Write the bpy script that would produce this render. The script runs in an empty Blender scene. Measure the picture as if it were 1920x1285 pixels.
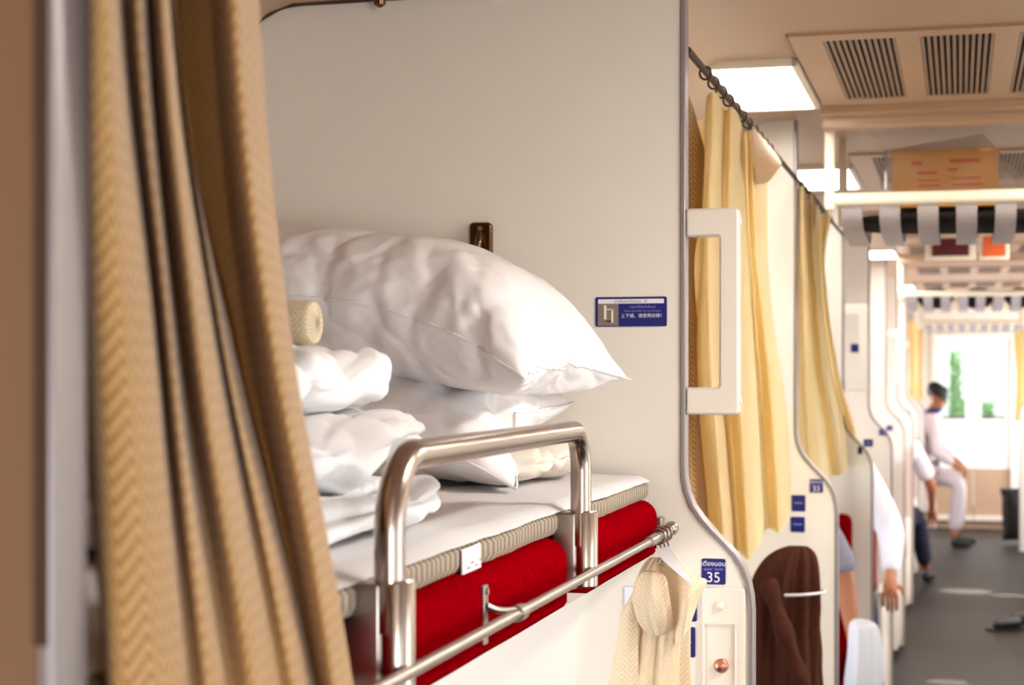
import bpy, bmesh, math, random
from math import sin, cos, tan, atan, pi, radians as R
from mathutils import Vector, Matrix, noise

S = bpy.context.scene
COL = S.collection
random.seed(4)

# ------------------------------------------------------------------ camera, world, light, exposure
FPX = 3200.0
YAW = atan(840 / FPX)
EYE = 1.6
cd = bpy.data.cameras.new('camera')
cam = bpy.data.objects.new('camera', cd)
COL.objects.link(cam)
cam.location = (0, 0, EYE)
cam.rotation_euler = (R(90), 0, YAW)
cd.sensor_width = 36
cd.lens = 60
cd.shift_y = 57.5 / 1920
cd.clip_start = 0.02
cd.dof.use_dof = True
cd.dof.focus_distance = 2.25
cd.dof.aperture_fstop = 7.2
S.camera = cam
S.view_settings.view_transform = 'Standard'
S.view_settings.look = 'None'
S.view_settings.gamma = 1
S.view_settings.use_curve_mapping = False
S.view_settings.exposure = 1.08

w = bpy.data.worlds.new('sky')
S.world = w
w.use_nodes = True
bg = w.node_tree.nodes['Background']
bg.inputs[0].default_value = (0.80, 0.90, 1.0, 1)
bg.inputs[1].default_value = 1.0

LAMP_POWER = 12.5          # emission of the ceiling lamp diffusers
DAY_RIGHT = [80, 2, 6, 4, 6, 11, 18, 24, 24, 24, 24, 28]           # daylight through the right-hand windows, dimmed near the viewer, the unseen one behind boosted as fill
DAY_LEFT = [12, 3, 7, 11, 13, 16, 16, 16, 16]            # daylight through each left-hand window


def area(name, loc, rot, sx, sy, power, col):
    l = bpy.data.lights.new(name, 'AREA')
    l.shape = 'RECTANGLE'
    l.size = sx
    l.size_y = sy
    l.energy = power
    l.color = col
    o = bpy.data.objects.new(name, l)
    COL.objects.link(o)
    o.location = loc
    o.rotation_euler = rot
    return o


PITCH = 1.9
P1Y = 2.66
MID = 0.1                  # centre line of the aisle
WL, WR = -1.32, 1.52       # inner faces of the side walls
CEIL = 2.27


def py_(k):                # near face of the k-th partition
    return P1Y + (k - 1) * PITCH if k else 0.729


WIN_L = [(py_(k) + 0.42, py_(k) + 1.48) for k in range(0, 9)]
WIN_R = [(py_(k) + 0.42, py_(k) + 1.48) for k in range(-2, 9)] + [(17.56, 17.98)]  # last small window added to brighten the end doors
for i, (a, b) in enumerate(WIN_R):
    if not DAY_RIGHT[i]:
        continue
    area('daylight_right', (WR + 0.10, (a + b) / 2, 1.25), (0, R(90), 0), 0.96, b - a, DAY_RIGHT[i], (0.97, 0.965, 1.0))
for i, (a, b) in enumerate(WIN_L):
    if not DAY_LEFT[i]:
        continue
    area('daylight_left', (WL - 0.10, (a + b) / 2, 0.98), (0, R(-90), 0), 0.5, b - a, DAY_LEFT[i], (0.93, 0.92, 1.0))
area('daylight_beyond_door', (0.1, 20.2, 3.6), (0, 0, 0), 3.0, 2.6, 90.0, (0.95, 1, 0.97))


for (x, y, cone, e) in ((0.05, 12.95, 5.5, 5000.0), (0.36, 12.72, 5.5, 5000.0), (-0.06, 9.12, 3.0, 4000.0)):
    l = bpy.data.lights.new('sun_stand_in_spot', 'SPOT')          # added narrow spotlight standing in for assumed sun, aimed at one floor patch
    l.energy = e
    l.spot_size = R(cone)
    l.spot_blend = 0.3
    l.shadow_soft_size = 0.01
    o = bpy.data.objects.new('sun_stand_in_spot', l)
    COL.objects.link(o)
    o.location = (2.15, y, 1.85)
    o.rotation_euler = (Vector((x, y, 0)) - Vector(o.location)).to_track_quat('-Z', 'Y').to_euler()


# ------------------------------------------------------------------ helpers
def lin(c):
    return tuple(((v / 255 / 12.92) if v / 255 <= 0.04045 else ((v / 255 + 0.055) / 1.055) ** 2.4) for v in c)


def tx(px):
    return tan(atan((px - 960) / FPX) - YAW)


def at(px, py, Y=None, X=None):
    t = tx(px)
    if Y is not None:
        X = t * Y
    else:
        Y = X / t
    d = Y * cos(YAW) - X * sin(YAW)
    return Vector((X, Y, EYE + (700 - py) / FPX * d))


def mat(name, col, rough=0.5, metal=0.0, bump=0.0, bscale=200.0, var=0.0, vscale=6.0, trans=0.0, sheen=0.0, emit=None, coat=0.0, aniso=None, spec=None):
    m = bpy.data.materials.new(name)
    m.use_nodes = True
    nt = m.node_tree
    b = nt.nodes['Principled BSDF']
    c = lin(col)
    b.inputs['Base Color'].default_value = (*c, 1)
    b.inputs['Roughness'].default_value = rough
    b.inputs['Metallic'].default_value = metal
    if spec is not None:
        b.inputs['Specular IOR Level'].default_value = spec
    if sheen:
        b.inputs['Sheen Weight'].default_value = sheen
    if coat:
        b.inputs['Coat Weight'].default_value = coat
        b.inputs['Coat Roughness'].default_value = 0.15
    if emit:
        b.inputs['Emission Color'].default_value = (*emit[0], 1)
        b.inputs['Emission Strength'].default_value = emit[1]
    tc = nt.nodes.new('ShaderNodeTexCoord')
    if var:
        n = nt.nodes.new('ShaderNodeTexNoise')
        n.inputs['Scale'].default_value = vscale
        n.inputs['Detail'].default_value = 4
        nt.links.new(tc.outputs['Object'], n.inputs['Vector'])
        mx = nt.nodes.new('ShaderNodeMix')
        mx.data_type = 'RGBA'
        mx.inputs[6].default_value = (*[v * (1 - var) for v in c], 1)
        mx.inputs[7].default_value = (*[min(1, v * (1 + var)) for v in c], 1)
        nt.links.new(n.outputs['Fac'], mx.inputs[0])
        nt.links.new(mx.outputs[2], b.inputs['Base Color'])
    if bump:
        n = nt.nodes.new('ShaderNodeTexNoise')
        n.inputs['Scale'].default_value = bscale
        n.inputs['Detail'].default_value = 3
        if aniso:
            mp = nt.nodes.new('ShaderNodeMapping')
            mp.inputs['Scale'].default_value = aniso
            nt.links.new(tc.outputs['Object'], mp.inputs['Vector'])
            nt.links.new(mp.outputs['Vector'], n.inputs['Vector'])
        else:
            nt.links.new(tc.outputs['Object'], n.inputs['Vector'])
        bp = nt.nodes.new('ShaderNodeBump')
        bp.inputs['Strength'].default_value = bump
        bp.inputs['Distance'].default_value = 0.002
        nt.links.new(n.outputs['Fac'], bp.inputs['Height'])
        nt.links.new(bp.outputs['Normal'], b.inputs['Normal'])
    if trans:
        out = nt.nodes['Material Output']
        tr = nt.nodes.new('ShaderNodeBsdfTranslucent')
        tr.inputs['Color'].default_value = (*c, 1)
        ms = nt.nodes.new('ShaderNodeMixShader')
        ms.inputs[0].default_value = trans
        nt.links.new(b.outputs[0], ms.inputs[1])
        nt.links.new(tr.outputs[0], ms.inputs[2])
        nt.links.new(ms.outputs[0], out.inputs[0])
    return m


def chevron(name, c1, c2, trans=0.2, band=0.011, pitch=0.0075, bump=0.5):
    """woven herringbone cloth, laid out along the cloth (UV in metres)"""
    m = mat(name, c1, 0.85, sheen=0.25)
    nt = m.node_tree
    b = nt.nodes['Principled BSDF']
    N, L = nt.nodes.new, nt.links.new
    uv = N('ShaderNodeUVMap')
    sp = N('ShaderNodeSeparateXYZ')
    L(uv.outputs[0], sp.inputs[0])

    def math_(op, a, bb):
        n = N('ShaderNodeMath')
        n.operation = op
        for i, v in enumerate((a, bb)):
            if isinstance(v, (int, float)):
                n.inputs[i].default_value = v
            else:
                L(v, n.inputs[i])
        return n.outputs[0]
    tri = math_('PINGPONG', sp.outputs[0], band)
    ph = math_('MULTIPLY', math_('ADD', sp.outputs[1], math_('MULTIPLY', tri, 1.1)), 2 * pi / pitch)
    s = math_('ADD', math_('MULTIPLY', math_('SINE', ph, 0.0), 0.5), 0.5)
    nz = N('ShaderNodeTexNoise')
    nz.inputs['Scale'].default_value = 900
    L(uv.outputs[0], nz.inputs['Vector'])
    f = math_('ADD', math_('MULTIPLY', s, 0.8), math_('MULTIPLY', nz.outputs['Fac'], 0.2))
    mx = N('ShaderNodeMix')
    mx.data_type = 'RGBA'
    mx.inputs[6].default_value = (*lin(c2), 1)
    mx.inputs[7].default_value = (*lin(c1), 1)
    L(f, mx.inputs[0])
    L(mx.outputs[2], b.inputs['Base Color'])
    bp = N('ShaderNodeBump')
    bp.inputs['Strength'].default_value = bump
    bp.inputs['Distance'].default_value = 0.001
    L(f, bp.inputs['Height'])
    L(bp.outputs[0], b.inputs['Normal'])
    tr = N('ShaderNodeBsdfTranslucent')
    L(mx.outputs[2], tr.inputs['Color'])
    ms = N('ShaderNodeMixShader')
    ms.inputs[0].default_value = trans
    L(b.outputs[0], ms.inputs[1])
    L(tr.outputs[0], ms.inputs[2])
    L(ms.outputs[0], nt.nodes['Material Output'].inputs[0])
    return m


def clear(name, tint, amount, rough=0.05):
    m = bpy.data.materials.new(name)
    m.use_nodes = True
    nt = m.node_tree
    nt.nodes.remove(nt.nodes['Principled BSDF'])
    t = nt.nodes.new('ShaderNodeBsdfTransparent')
    t.inputs[0].default_value = (*tint, 1)
    g = nt.nodes.new('ShaderNodeBsdfGlossy')
    g.inputs['Roughness'].default_value = rough
    ms = nt.nodes.new('ShaderNodeMixShader')
    ms.inputs[0].default_value = amount
    nt.links.new(t.outputs[0], ms.inputs[1])
    nt.links.new(g.outputs[0], ms.inputs[2])
    nt.links.new(ms.outputs[0], nt.nodes['Material Output'].inputs[0])
    return m


M = dict(
    wall=mat('laminate_wall', (232, 224, 213), 0.42, bump=0.05, bscale=500, var=0.015, vscale=3),
    ceil=mat('ceiling_laminate', (186, 154, 128), 0.38),
    trim=mat('grey_trim', (146, 137, 138), 0.35, metal=0.3),
    seal=mat('dark_seal', (70, 46, 30), 0.7),
    floor=mat('grey_vinyl_floor', (29, 23, 19), 0.5, bump=0.1, bscale=300, var=0.15, vscale=30, spec=0.3),
    tan=mat('shade_toned_laminate', (130, 95, 68), 0.45),  # dimness of the nearest partition painted in as a darker base colour
    plastic=mat('beige_plastic', (234, 224, 212), 0.35),
    cream=mat('cream_paint', (240, 228, 205), 0.35),
    slat=mat('grey_slat', (182, 172, 175), 0.4),
    grille=mat('grille_brown', (150, 124, 108), 0.45),
    dark=mat('dark_void', (22, 18, 16), 0.8),
    steel=mat('brushed_steel', (178, 164, 154), 0.22, metal=1.0, bump=0.04, bscale=60, aniso=(1, 1, 14)),
    steel2=mat('dull_steel', (176, 168, 162), 0.33, metal=1.0),
    bronze=mat('bronze_chrome', (112, 84, 62), 0.2, metal=1.0),
    red=mat('red_upholstery', (132, 0, 8), 0.95, bump=1.0, bscale=420, var=0.4, vscale=160, spec=0.0),
    sheet=mat('white_cotton', (240, 238, 240), 0.85, bump=0.10, bscale=900, trans=0.12),
    pillow=mat('white_pillowcase', (243, 238, 238), 0.8, bump=0.08, bscale=900, trans=0.08),
    duvet=mat('white_duvet', (246, 244, 245), 0.85, bump=0.10, bscale=700, trans=0.08),
    beige=mat('beige_blanket', (226, 216, 202), 0.9, bump=0.2, bscale=600),
    blue=mat('sign_blue', (12, 16, 106), 0.35),
    white=mat('print_white', (232, 232, 240), 0.5),
    signlt=mat('print_pale_blue', (140, 140, 215), 0.5),
    signgrey=mat('sign_grey', (128, 116, 108), 0.5),
    lav=mat('outline_lavender', (196, 186, 210), 0.5),
    copper=mat('copper_button', (206, 140, 116), 0.3, metal=0.6),
    card=mat('cardboard', (205, 152, 82), 0.8, var=0.05, vscale=20),
    cardred=mat('cardboard_print', (190, 84, 40), 0.8),
    shoe=mat('black_leather', (20, 17, 17), 0.5),
    black=mat('black_cloth', (26, 23, 24), 0.9),
    brown=mat('brown_cloth', (70, 36, 26), 0.95, bump=0.6, bscale=300, var=0.3, vscale=60, spec=0.15),
    skin=mat('skin', (172, 110, 76), 0.55),
    hair=mat('black_hair', (18, 14, 13), 0.6),
    shirt=mat('white_shirt', (236, 236, 244), 0.85, trans=0.1),
    pinkshirt=mat('pale_pink_shirt', (214, 196, 200), 0.85),
    greyshirt=mat('grey_shirt', (150, 150, 165), 0.85),
    trouser=mat('lavender_grey_trousers', (196, 184, 190), 0.85),
    navy=mat('navy_trousers', (30, 34, 58), 0.85),
    scarf=mat('blue_scarf', (40, 44, 130), 0.85),
    bag=mat('white_plastic_bag', (238, 240, 248), 0.5, trans=0.25),
    orange=mat('orange_card', (214, 92, 40), 0.6),
    maroon=mat('dark_red_panel', (84, 14, 20), 0.4),
    green=mat('green_leaves', (120, 165, 100), 0.8, var=0.4, vscale=5),
    pale=mat('pale_wall_outside', (220, 226, 214), 0.8),
    door=mat('white_door', (244, 244, 244), 0.4),
    glass=clear('window_glass', (0.96, 0.98, 0.97), 0.06),
    bagclear=clear('clear_plastic', (0.86, 0.82, 0.80), 0.26, 0.2),
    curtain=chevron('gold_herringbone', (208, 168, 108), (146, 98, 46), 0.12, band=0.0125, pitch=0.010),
    curtain2=chevron('gold_herringbone_lit_tone', (250, 232, 184), (238, 210, 148), 0.45),  # same gold cloth in a lighter tone, lamp glow put into the colour
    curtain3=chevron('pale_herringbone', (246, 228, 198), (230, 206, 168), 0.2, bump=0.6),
    knit=chevron('cream_knit', (236, 218, 186), (216, 192, 152), 0.0, band=0.006, pitch=0.006, bump=1.0),
    lamp=mat('lamp_diffuser', (255, 250, 240), 0.4, emit=((1.0, 0.95, 0.86), LAMP_POWER)),
    lamp2=mat('lamp_diffuser_boosted', (255, 250, 240), 0.4, emit=((1.0, 0.95, 0.87), LAMP_POWER * 3.6)),  # unseen lamps across the aisle, boosted above the visible ones
)


def stripes(name, c1, c2, pitch):
    m = mat(name, c1, 0.9)
    nt = m.node_tree
    wv = nt.nodes.new('ShaderNodeTexWave')
    wv.bands_direction = 'Y'
    wv.inputs['Scale'].default_value = 2 * pi / pitch / 20
    wv.inputs['Distortion'].default_value = 1.5
    wv.inputs['Detail'].default_value = 2
    tc = nt.nodes.new('ShaderNodeTexCoord')
    nt.links.new(tc.outputs['Object'], wv.inputs['Vector'])
    mx = nt.nodes.new('ShaderNodeMix')
    mx.data_type = 'RGBA'
    mx.inputs[6].default_value = (*lin(c1), 1)
    mx.inputs[7].default_value = (*lin(c2), 1)
    nt.links.new(wv.outputs['Fac'], mx.inputs[0])
    nt.links.new(mx.outputs[2], nt.nodes['Principled BSDF'].inputs['Base Color'])
    return m


M['ticking'] = stripes('striped_ticking', (168, 154, 136), (116, 102, 88), 0.016)


class MB:
    def __init__(s):
        s.v, s.f, s.uv = [], [], []

    def add(s, vs, fs, uv=None):
        n = len(s.v)
        s.v += [tuple(v) for v in vs]
        s.f += [[i + n for i in f] for f in fs]
        if uv:
            s.uv += list(uv)
        return s

    def box(s, x0, x1, y0, y1, z0, z1, bev=0.0, mtx=None):
        if bev <= 0:
            vs = [Vector((x, y, z)) for z in (z0, z1) for y in (y0, y1) for x in (x0, x1)]
            fs = [(0, 2, 3, 1), (4, 5, 7, 6), (0, 1, 5, 4), (2, 6, 7, 3), (0, 4, 6, 2), (1, 3, 7, 5)]
        else:
            bm = bmesh.new()
            bmesh.ops.create_cube(bm, size=1)
            for v in bm.verts:
                v.co = Vector(((x0 + x1) / 2 + v.co.x * (x1 - x0), (y0 + y1) / 2 + v.co.y * (y1 - y0), (z0 + z1) / 2 + v.co.z * (z1 - z0)))
            bmesh.ops.bevel(bm, geom=bm.edges[:], offset=bev, segments=3, affect='EDGES', profile=0.5)
            bm.verts.index_update()
            vs = [v.co.copy() for v in bm.verts]
            fs = [[v.index for v in f.verts] for f in bm.faces]
            bm.free()
        if mtx is not None:
            vs = [mtx @ v for v in vs]
        return s.add(vs, fs)

    def tube(s, pts, r, n=12, cap=True, sec=None):
        """sweep of a circle (or section sec(i) -> list of 2-D points) along pts"""
        pts = [Vector(p) for p in pts]
        rs = r if isinstance(r, (list, tuple)) else [r] * len(pts)
        prev = None
        vs, fs = [], []
        for i, p in enumerate(pts):
            t = (pts[min(i + 1, len(pts) - 1)] - pts[max(i - 1, 0)]).normalized()
            if prev is None:
                a = Vector((0, 0, 1)) if abs(t.z) < 0.9 else Vector((1, 0, 0))
                prev = (a - t * a.dot(t)).normalized()
            else:
                prev = (prev - t * prev.dot(t)).normalized()
            bnm = t.cross(prev)
            for k in range(n):
                an = 2 * pi * k / n
                vs.append(p + prev * cos(an) * rs[i] + bnm * sin(an) * rs[i])
        for i in range(len(pts) - 1):
            for k in range(n):
                a, b = i * n + k, i * n + (k + 1) % n
                fs.append((a, b, b + n, a + n))
        if cap:
            fs.append(tuple(range(n))[::-1])
            fs.append(tuple(range((len(pts) - 1) * n, len(pts) * n)))
        return s.add(vs, fs)

    def lathe(s, prof, origin=(0, 0, 0), axis='Z', n=20):
        o = Vector(origin)
        vs, fs = [], []
        for (r, h) in prof:
            for k in range(n):
                an = 2 * pi * k / n
                p = {'Z': (r * cos(an), r * sin(an), h), 'Y': (r * cos(an), h, r * sin(an)), 'X': (h, r * cos(an), r * sin(an))}[axis]
                vs.append(o + Vector(p))
        for i in range(len(prof) - 1):
            for k in range(n):
                a, b = i * n + k, i * n + (k + 1) % n
                fs.append((a, b, b + n, a + n))
        fs.append(tuple(range(n)))
        fs.append(tuple(range((len(prof) - 1) * n, len(prof) * n)))
        return s.add(vs, fs)

    def prism(s, poly, axis, a, b):
        """extrude a 2-D polygon along an axis ('Y': poly is X,Z; 'X': poly is Y,Z; 'Z': poly is X,Y)"""
        n = len(poly)
        f = {'Y': lambda p, h: (p[0], h, p[1]), 'X': lambda p, h: (h, p[0], p[1]), 'Z': lambda p, h: (p[0], p[1], h)}[axis]
        vs = [f(p, a) for p in poly] + [f(p, b) for p in poly]
        fs = [tuple(range(n)), tuple(range(n, 2 * n))[::-1]] + [(i, (i + 1) % n, n + (i + 1) % n, n + i) for i in range(n)]
        return s.add(vs, fs)

    def build(s, name, m, parent=None, smooth=None, bev=0.0, sub=0, loc=None):
        me = bpy.data.meshes.new(name)
        vs = s.v
        if loc is not None:
            L = Vector(loc)
            vs = [tuple(Vector(v) - L) for v in vs]
        me.from_pydata(vs, [], s.f)
        if s.uv:
            l = me.uv_layers.new(name='UVMap')
            for lp in me.loops:
                l.data[lp.index].uv = s.uv[lp.vertex_index]
        bm = bmesh.new()
        bm.from_mesh(me)
        if not s.uv:
            bmesh.ops.recalc_face_normals(bm, faces=bm.faces)
        bm.to_mesh(me)
        bm.free()
        me.materials.append(m)
        o = bpy.data.objects.new(name, me)
        COL.objects.link(o)
        if loc is not None:
            o.location = loc
        if parent is not None:
            o.parent = parent
        if smooth is not None:
            if smooth >= 180:
                me.shade_smooth()
            else:
                me.shade_smooth()
                me.set_sharp_from_angle(angle=R(smooth))
        if bev:
            md = o.modifiers.new('edge', 'BEVEL')
            md.width = bev
            md.segments = 2
            md.limit_method = 'ANGLE'
            md.angle_limit = R(40)
        if sub:
            md = o.modifiers.new('sub', 'SUBSURF')
            md.levels = md.render_levels = sub
        return o


def tag(o, label, cat, group=None, kind=None):
    o['label'] = label
    o['category'] = cat
    if group:
        o['group'] = group
    if kind:
        o['kind'] = kind
    return o


def thing(name, label, cat, loc=(0, 0, 0), group=None):
    o = bpy.data.objects.new(name, None)
    o.empty_display_size = 0.05
    COL.objects.link(o)
    o.location = loc
    return tag(o, label, cat, group)


def kid(mb, name, m, t, **k):
    """part of an Empty that stands at t.location: vertices are given in world space"""
    L = Vector(t.location)
    mb.v = [tuple(Vector(v) - L) for v in mb.v]
    return mb.build(name, m, t, **k)


def struct(o, label, cat):
    return tag(o, label, cat, None, 'structure')


def copy_tree(o, parent=None):
    c = o.copy()
    COL.objects.link(c)
    if parent is not None:
        c.parent = parent
    for ch in list(o.children):
        copy_tree(ch, c)
    return c


def cr(p0, p1, p2, p3, t):
    return 0.5 * ((2 * p1) + (p2 - p0) * t + (2 * p0 - 5 * p1 + 4 * p2 - p3) * t * t + (3 * p1 - p0 - 3 * p2 + p3) * t ** 3)


def spline(pts, n):
    pts = [Vector(p) for p in pts]
    out = []
    for i in range(len(pts) - 1):
        a, b, c, d = pts[max(i - 1, 0)], pts[i], pts[i + 1], pts[min(i + 2, len(pts) - 1)]
        for k in range(n):
            out.append(cr(a, b, c, d, k / n))
    out.append(pts[-1])
    return out


def cloth_grid(rows, nu, nv, wob=0.0, seed=0.0, vlen=None):
    """smooth sheet through rows of control points -> MB with UV in metres"""
    dense = [spline(r, nu) for r in rows]
    cols = list(zip(*dense))
    cols = [spline(c, nv) for c in cols]
    nr, nc = len(cols[0]), len(cols)
    mid = nr // 2
    u = [0.0]
    for j in range(1, nc):
        u.append(u[-1] + (cols[j][mid] - cols[j - 1][mid]).length)
    vs, uv = [], []
    for i in range(nr):
        for j in range(nc):
            p = cols[j][i].copy()
            if wob:
                q = Vector((p.x * 14 + seed, p.y * 14, p.z * 5))
                p.x += wob * noise.noise(q)
                p.y += wob * noise.noise(q + Vector((31, 7, 3)))
            vs.append(p)
            uv.append((u[j], p.z))
    fs = [(i * nc + j, i * nc + j + 1, (i + 1) * nc + j + 1, (i + 1) * nc + j) for i in range(nr - 1) for j in range(nc - 1)]
    return MB().add(vs, fs, uv)


def bundle(levels, nf, amp, seed=0, n=96, sub=6, jag=0.0):
    """gathered cloth: closed tube with folds. levels: (z, cx, cy, rx, ry)"""
    rnd = random.Random(seed)
    L = spline([(a[0], a[1], a[2]) for a in levels], sub)
    RR = spline([(a[3], a[4], 0) for a in levels], sub)
    ph = [rnd.uniform(0, 6.28) for _ in range(4)]
    vs, uv, fs = [], [], []
    per = 2 * pi * max(a[3] + a[4] for a in levels) / 2
    for i, (l, r) in enumerate(zip(L, RR)):
        for k in range(n + 1):
            an = 2 * pi * k / n
            f = sin(nf * an + ph[0] + 0.6 * sin(2 * an + ph[1]) + 0.35 * sin(i * 0.16 + ph[2]))
            f = 1 + amp * (f * 0.75 + 0.35 * sin((nf * 2 + 1) * an + ph[3]) + 0.25 * noise.noise((cos(an) * 2 + seed, sin(an) * 2, l.x * 12)))
            z = l.x + (jag * sin(nf * an + ph[1]) if i == len(L) - 1 else 0)
            vs.append((l.y + r.x * f * cos(an), l.z + r.y * f * sin(an), z))
            uv.append((an / 2 / pi * per * 1.6, l.x))
    w_ = n + 1
    for i in range(len(L) - 1):
        for k in range(n):
            fs.append((i * w_ + k, i * w_ + k + 1, (i + 1) * w_ + k + 1, (i + 1) * w_ + k))
    mb = MB().add(vs, fs, uv)
    for row, sgn in ((0, 1), (len(L) - 1, -1)):
        c = len(mb.v)
        l = L[row]
        mb.v.append((l.y, l.z, l.x))
        mb.uv.append((0, l.x))
        for k in range(n):
            mb.f.append([c, row * w_ + k + 1, row * w_ + k][::sgn])
    return mb


def two_layer(nx, ny, w_, h, t, pw=4):
    vs, fs, idx = [], [], {}
    for s in (1, -1):
        for j in range(ny + 1):
            for i in range(nx + 1):
                b = i in (0, nx) or j in (0, ny)
                if b and s == -1:
                    idx[s, i, j] = idx[1, i, j]
                    continue
                u, v = i / nx * 2 - 1, j / ny * 2 - 1
                z = 0 if b else s * t / 2 * ((1 - abs(u) ** pw) * (1 - abs(v) ** pw)) ** 0.5
                idx[s, i, j] = len(vs)
                vs.append((u * w_ / 2, v * h / 2, z))
        for j in range(ny):
            for i in range(nx):
                q = [idx[s, i, j], idx[s, i + 1, j], idx[s, i + 1, j + 1], idx[s, i, j + 1]]
                fs.append(q if s == 1 else q[::-1])
    return vs, fs


def settle(vs, fs, pressure, frames, shrink, bend=0.3, ten=15):
    """inflate a sewn cloth bag so that its seams pucker by themselves"""
    me = bpy.data.meshes.new('cloth')
    me.from_pydata(vs, [], fs)
    ob = bpy.data.objects.new('cloth', me)
    COL.objects.link(ob)
    m = ob.modifiers.new('c', 'CLOTH')
    s = m.settings
    s.quality = 6
    s.mass = 0.3
    s.tension_stiffness = s.compression_stiffness = ten
    s.shear_stiffness = 5
    s.bending_stiffness = bend
    s.use_pressure = True
    s.uniform_pressure_force = pressure
    s.shrink_min = shrink
    s.effector_weights.gravity = 0
    s.air_damping = 3
    m.point_cache.frame_start = 1
    m.point_cache.frame_end = frames
    for f in range(1, frames + 1):
        S.frame_set(f)
    dg = bpy.context.evaluated_depsgraph_get()
    co = [v.co.copy() for v in ob.evaluated_get(dg).data.vertices]
    bpy.data.objects.remove(ob)
    bpy.data.meshes.remove(me)
    S.frame_set(1)
    return co


def cushion(name, m, w_, h, pressure, shrink, thick, fn, nx=56, ny=38, frames=40, bend=0.3, t0=0.08, pw=4, parent=None, sub=1):
    """cloth bag, scaled to w_ x h x thick, then laid in place by fn(x, y, z) -> world"""
    vs, fs = two_layer(nx, ny, w_, h, t0, pw)
    rnd = random.Random(name + str(w_))
    vs = [(x, y, z + rnd.uniform(-0.002, 0.002)) for x, y, z in vs]
    co = settle(vs, fs, pressure, frames, shrink, bend)
    lo = [min(c[i] for c in co) for i in range(3)]
    hi = [max(c[i] for c in co) for i in range(3)]
    sc = (w_ / (hi[0] - lo[0]), h / (hi[1] - lo[1]), thick / (hi[2] - lo[2]))
    mid = [(lo[i] + hi[i]) / 2 for i in range(3)]
    out = [fn(*((c[i] - mid[i]) * sc[i] for i in range(3))) for c in co]
    mb = MB().add(out, fs)
    c0 = sum((Vector(v) for v in out), Vector()) / len(out)
    o = mb.build(name, m, parent, smooth=180, sub=sub, loc=tuple(c0))
    border = [out[j] for j in range(len(vs)) if False]
    return o, out, (nx, ny)


def text(body, size, m, parent, loc, rot, name='lettering', align='CENTER', squash=1.0):
    cu = bpy.data.curves.new(name, 'FONT')
    cu.body = body
    cu.size = size
    cu.align_x = align
    cu.align_y = 'CENTER'
    cu.extrude = 0.0001
    tmp = bpy.data.objects.new('tmp', cu)
    COL.objects.link(tmp)
    dg = bpy.context.evaluated_depsgraph_get()
    dg.update()
    me = bpy.data.meshes.new_from_object(tmp.evaluated_get(dg))
    bpy.data.objects.remove(tmp)
    me.materials.clear()
    me.materials.append(m)
    o = bpy.data.objects.new(name, me)
    COL.objects.link(o)
    o.parent = parent
    o.location = loc
    o.rotation_euler = rot
    o.scale = (squash, 1, 1)
    return o


def rrect(cx, cy, w_, h, r, n=5):
    out = []
    for (sx, sy, a0) in ((1, 1, 0), (-1, 1, 90), (-1, -1, 180), (1, -1, 270)):
        for k in range(n + 1):
            a = R(a0 + 90 * k / n)
            out.append((cx + sx * (w_ / 2 - r) + r * cos(a), cy + sy * (h / 2 - r) + r * sin(a)))
    return out


# ------------------------------------------------------------------ the carriage shell
Y0, Y1 = -3.6, 18.3
struct(MB().box(WL - 0.1, WR + 0.1, Y0, 21.5, -0.06, 0.0).build('floor', M['floor']), 'grey brown vinyl floor of the long aisle', 'floor')


def side_wall(x0, x1, wins, z0, z1, name):
    mb = MB()
    mb.box(x0, x1, Y0, Y1, 0, z0).box(x0, x1, Y0, Y1, z1, 2.1)
    y = Y0
    for (a, b) in wins:
        mb.box(x0, x1, y, a, z0, z1)
        y = b
    mb.box(x0, x1, y, Y1, z0, z1)
    return mb.build(name, M['wall'])


struct(side_wall(WL - 0.05, WL, WIN_L, 0.74, 1.22, 'wall_left'), 'beige side wall behind the curtained berths', 'wall')
struct(side_wall(WR, WR + 0.05, WIN_R, 0.78, 1.72, 'wall_right'), 'beige side wall across the aisle', 'wall')
n = 0
for (x, wins, z0, z1, side) in ((WL - 0.03, WIN_L, 0.74, 1.22, 'berth'), (WR + 0.03, WIN_R, 0.78, 1.72, 'opposite')):
    for i, (a, b) in enumerate(wins):
        n += 1
        mb = MB()
        for q in ((a, a + 0.03, z0, z1), (b - 0.03, b, z0, z1), (a, b, z0, z0 + 0.03), (a, b, z1 - 0.03, z1)):
            mb.box(x - 0.02, x + 0.02, *q)
        f = mb.build('window_%d' % n, M['trim'])
        struct(f, 'grey framed carriage window number %d along the %s side wall' % (i + 1, side), 'window')
        MB().box(x - 0.004, x + 0.004, a + 0.02, b - 0.02, z0 + 0.02, z1 - 0.02).build('pane', M['glass'], f)

cprof = [(-1.36, 1.80), (-1.22, 2.02), (-1.165, 2.14), (-1.141, 2.185), (-1.118, 2.202), (-1.075, 2.2155), (-0.963, 2.2168), (-0.62, 2.222), (-0.50, CEIL)]
cprof = cprof + [(0.2 - x, z) for x, z in reversed(cprof)]
cpoly = cprof + [(1.62, 2.42), (-1.42, 2.42)]
struct(MB().prism(cpoly, 'Y', Y0, Y1 + 0.1).build('ceiling', M['ceil'], smooth=25), 'tan curved ceiling of the carriage', 'ceiling')
struct(MB().box(WL - 0.05, WR + 0.05, Y0 - 0.05, Y0, 0, 2.3).build('wall_back', M['wall']), 'plain beige end wall behind the viewer', 'wall')

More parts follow.
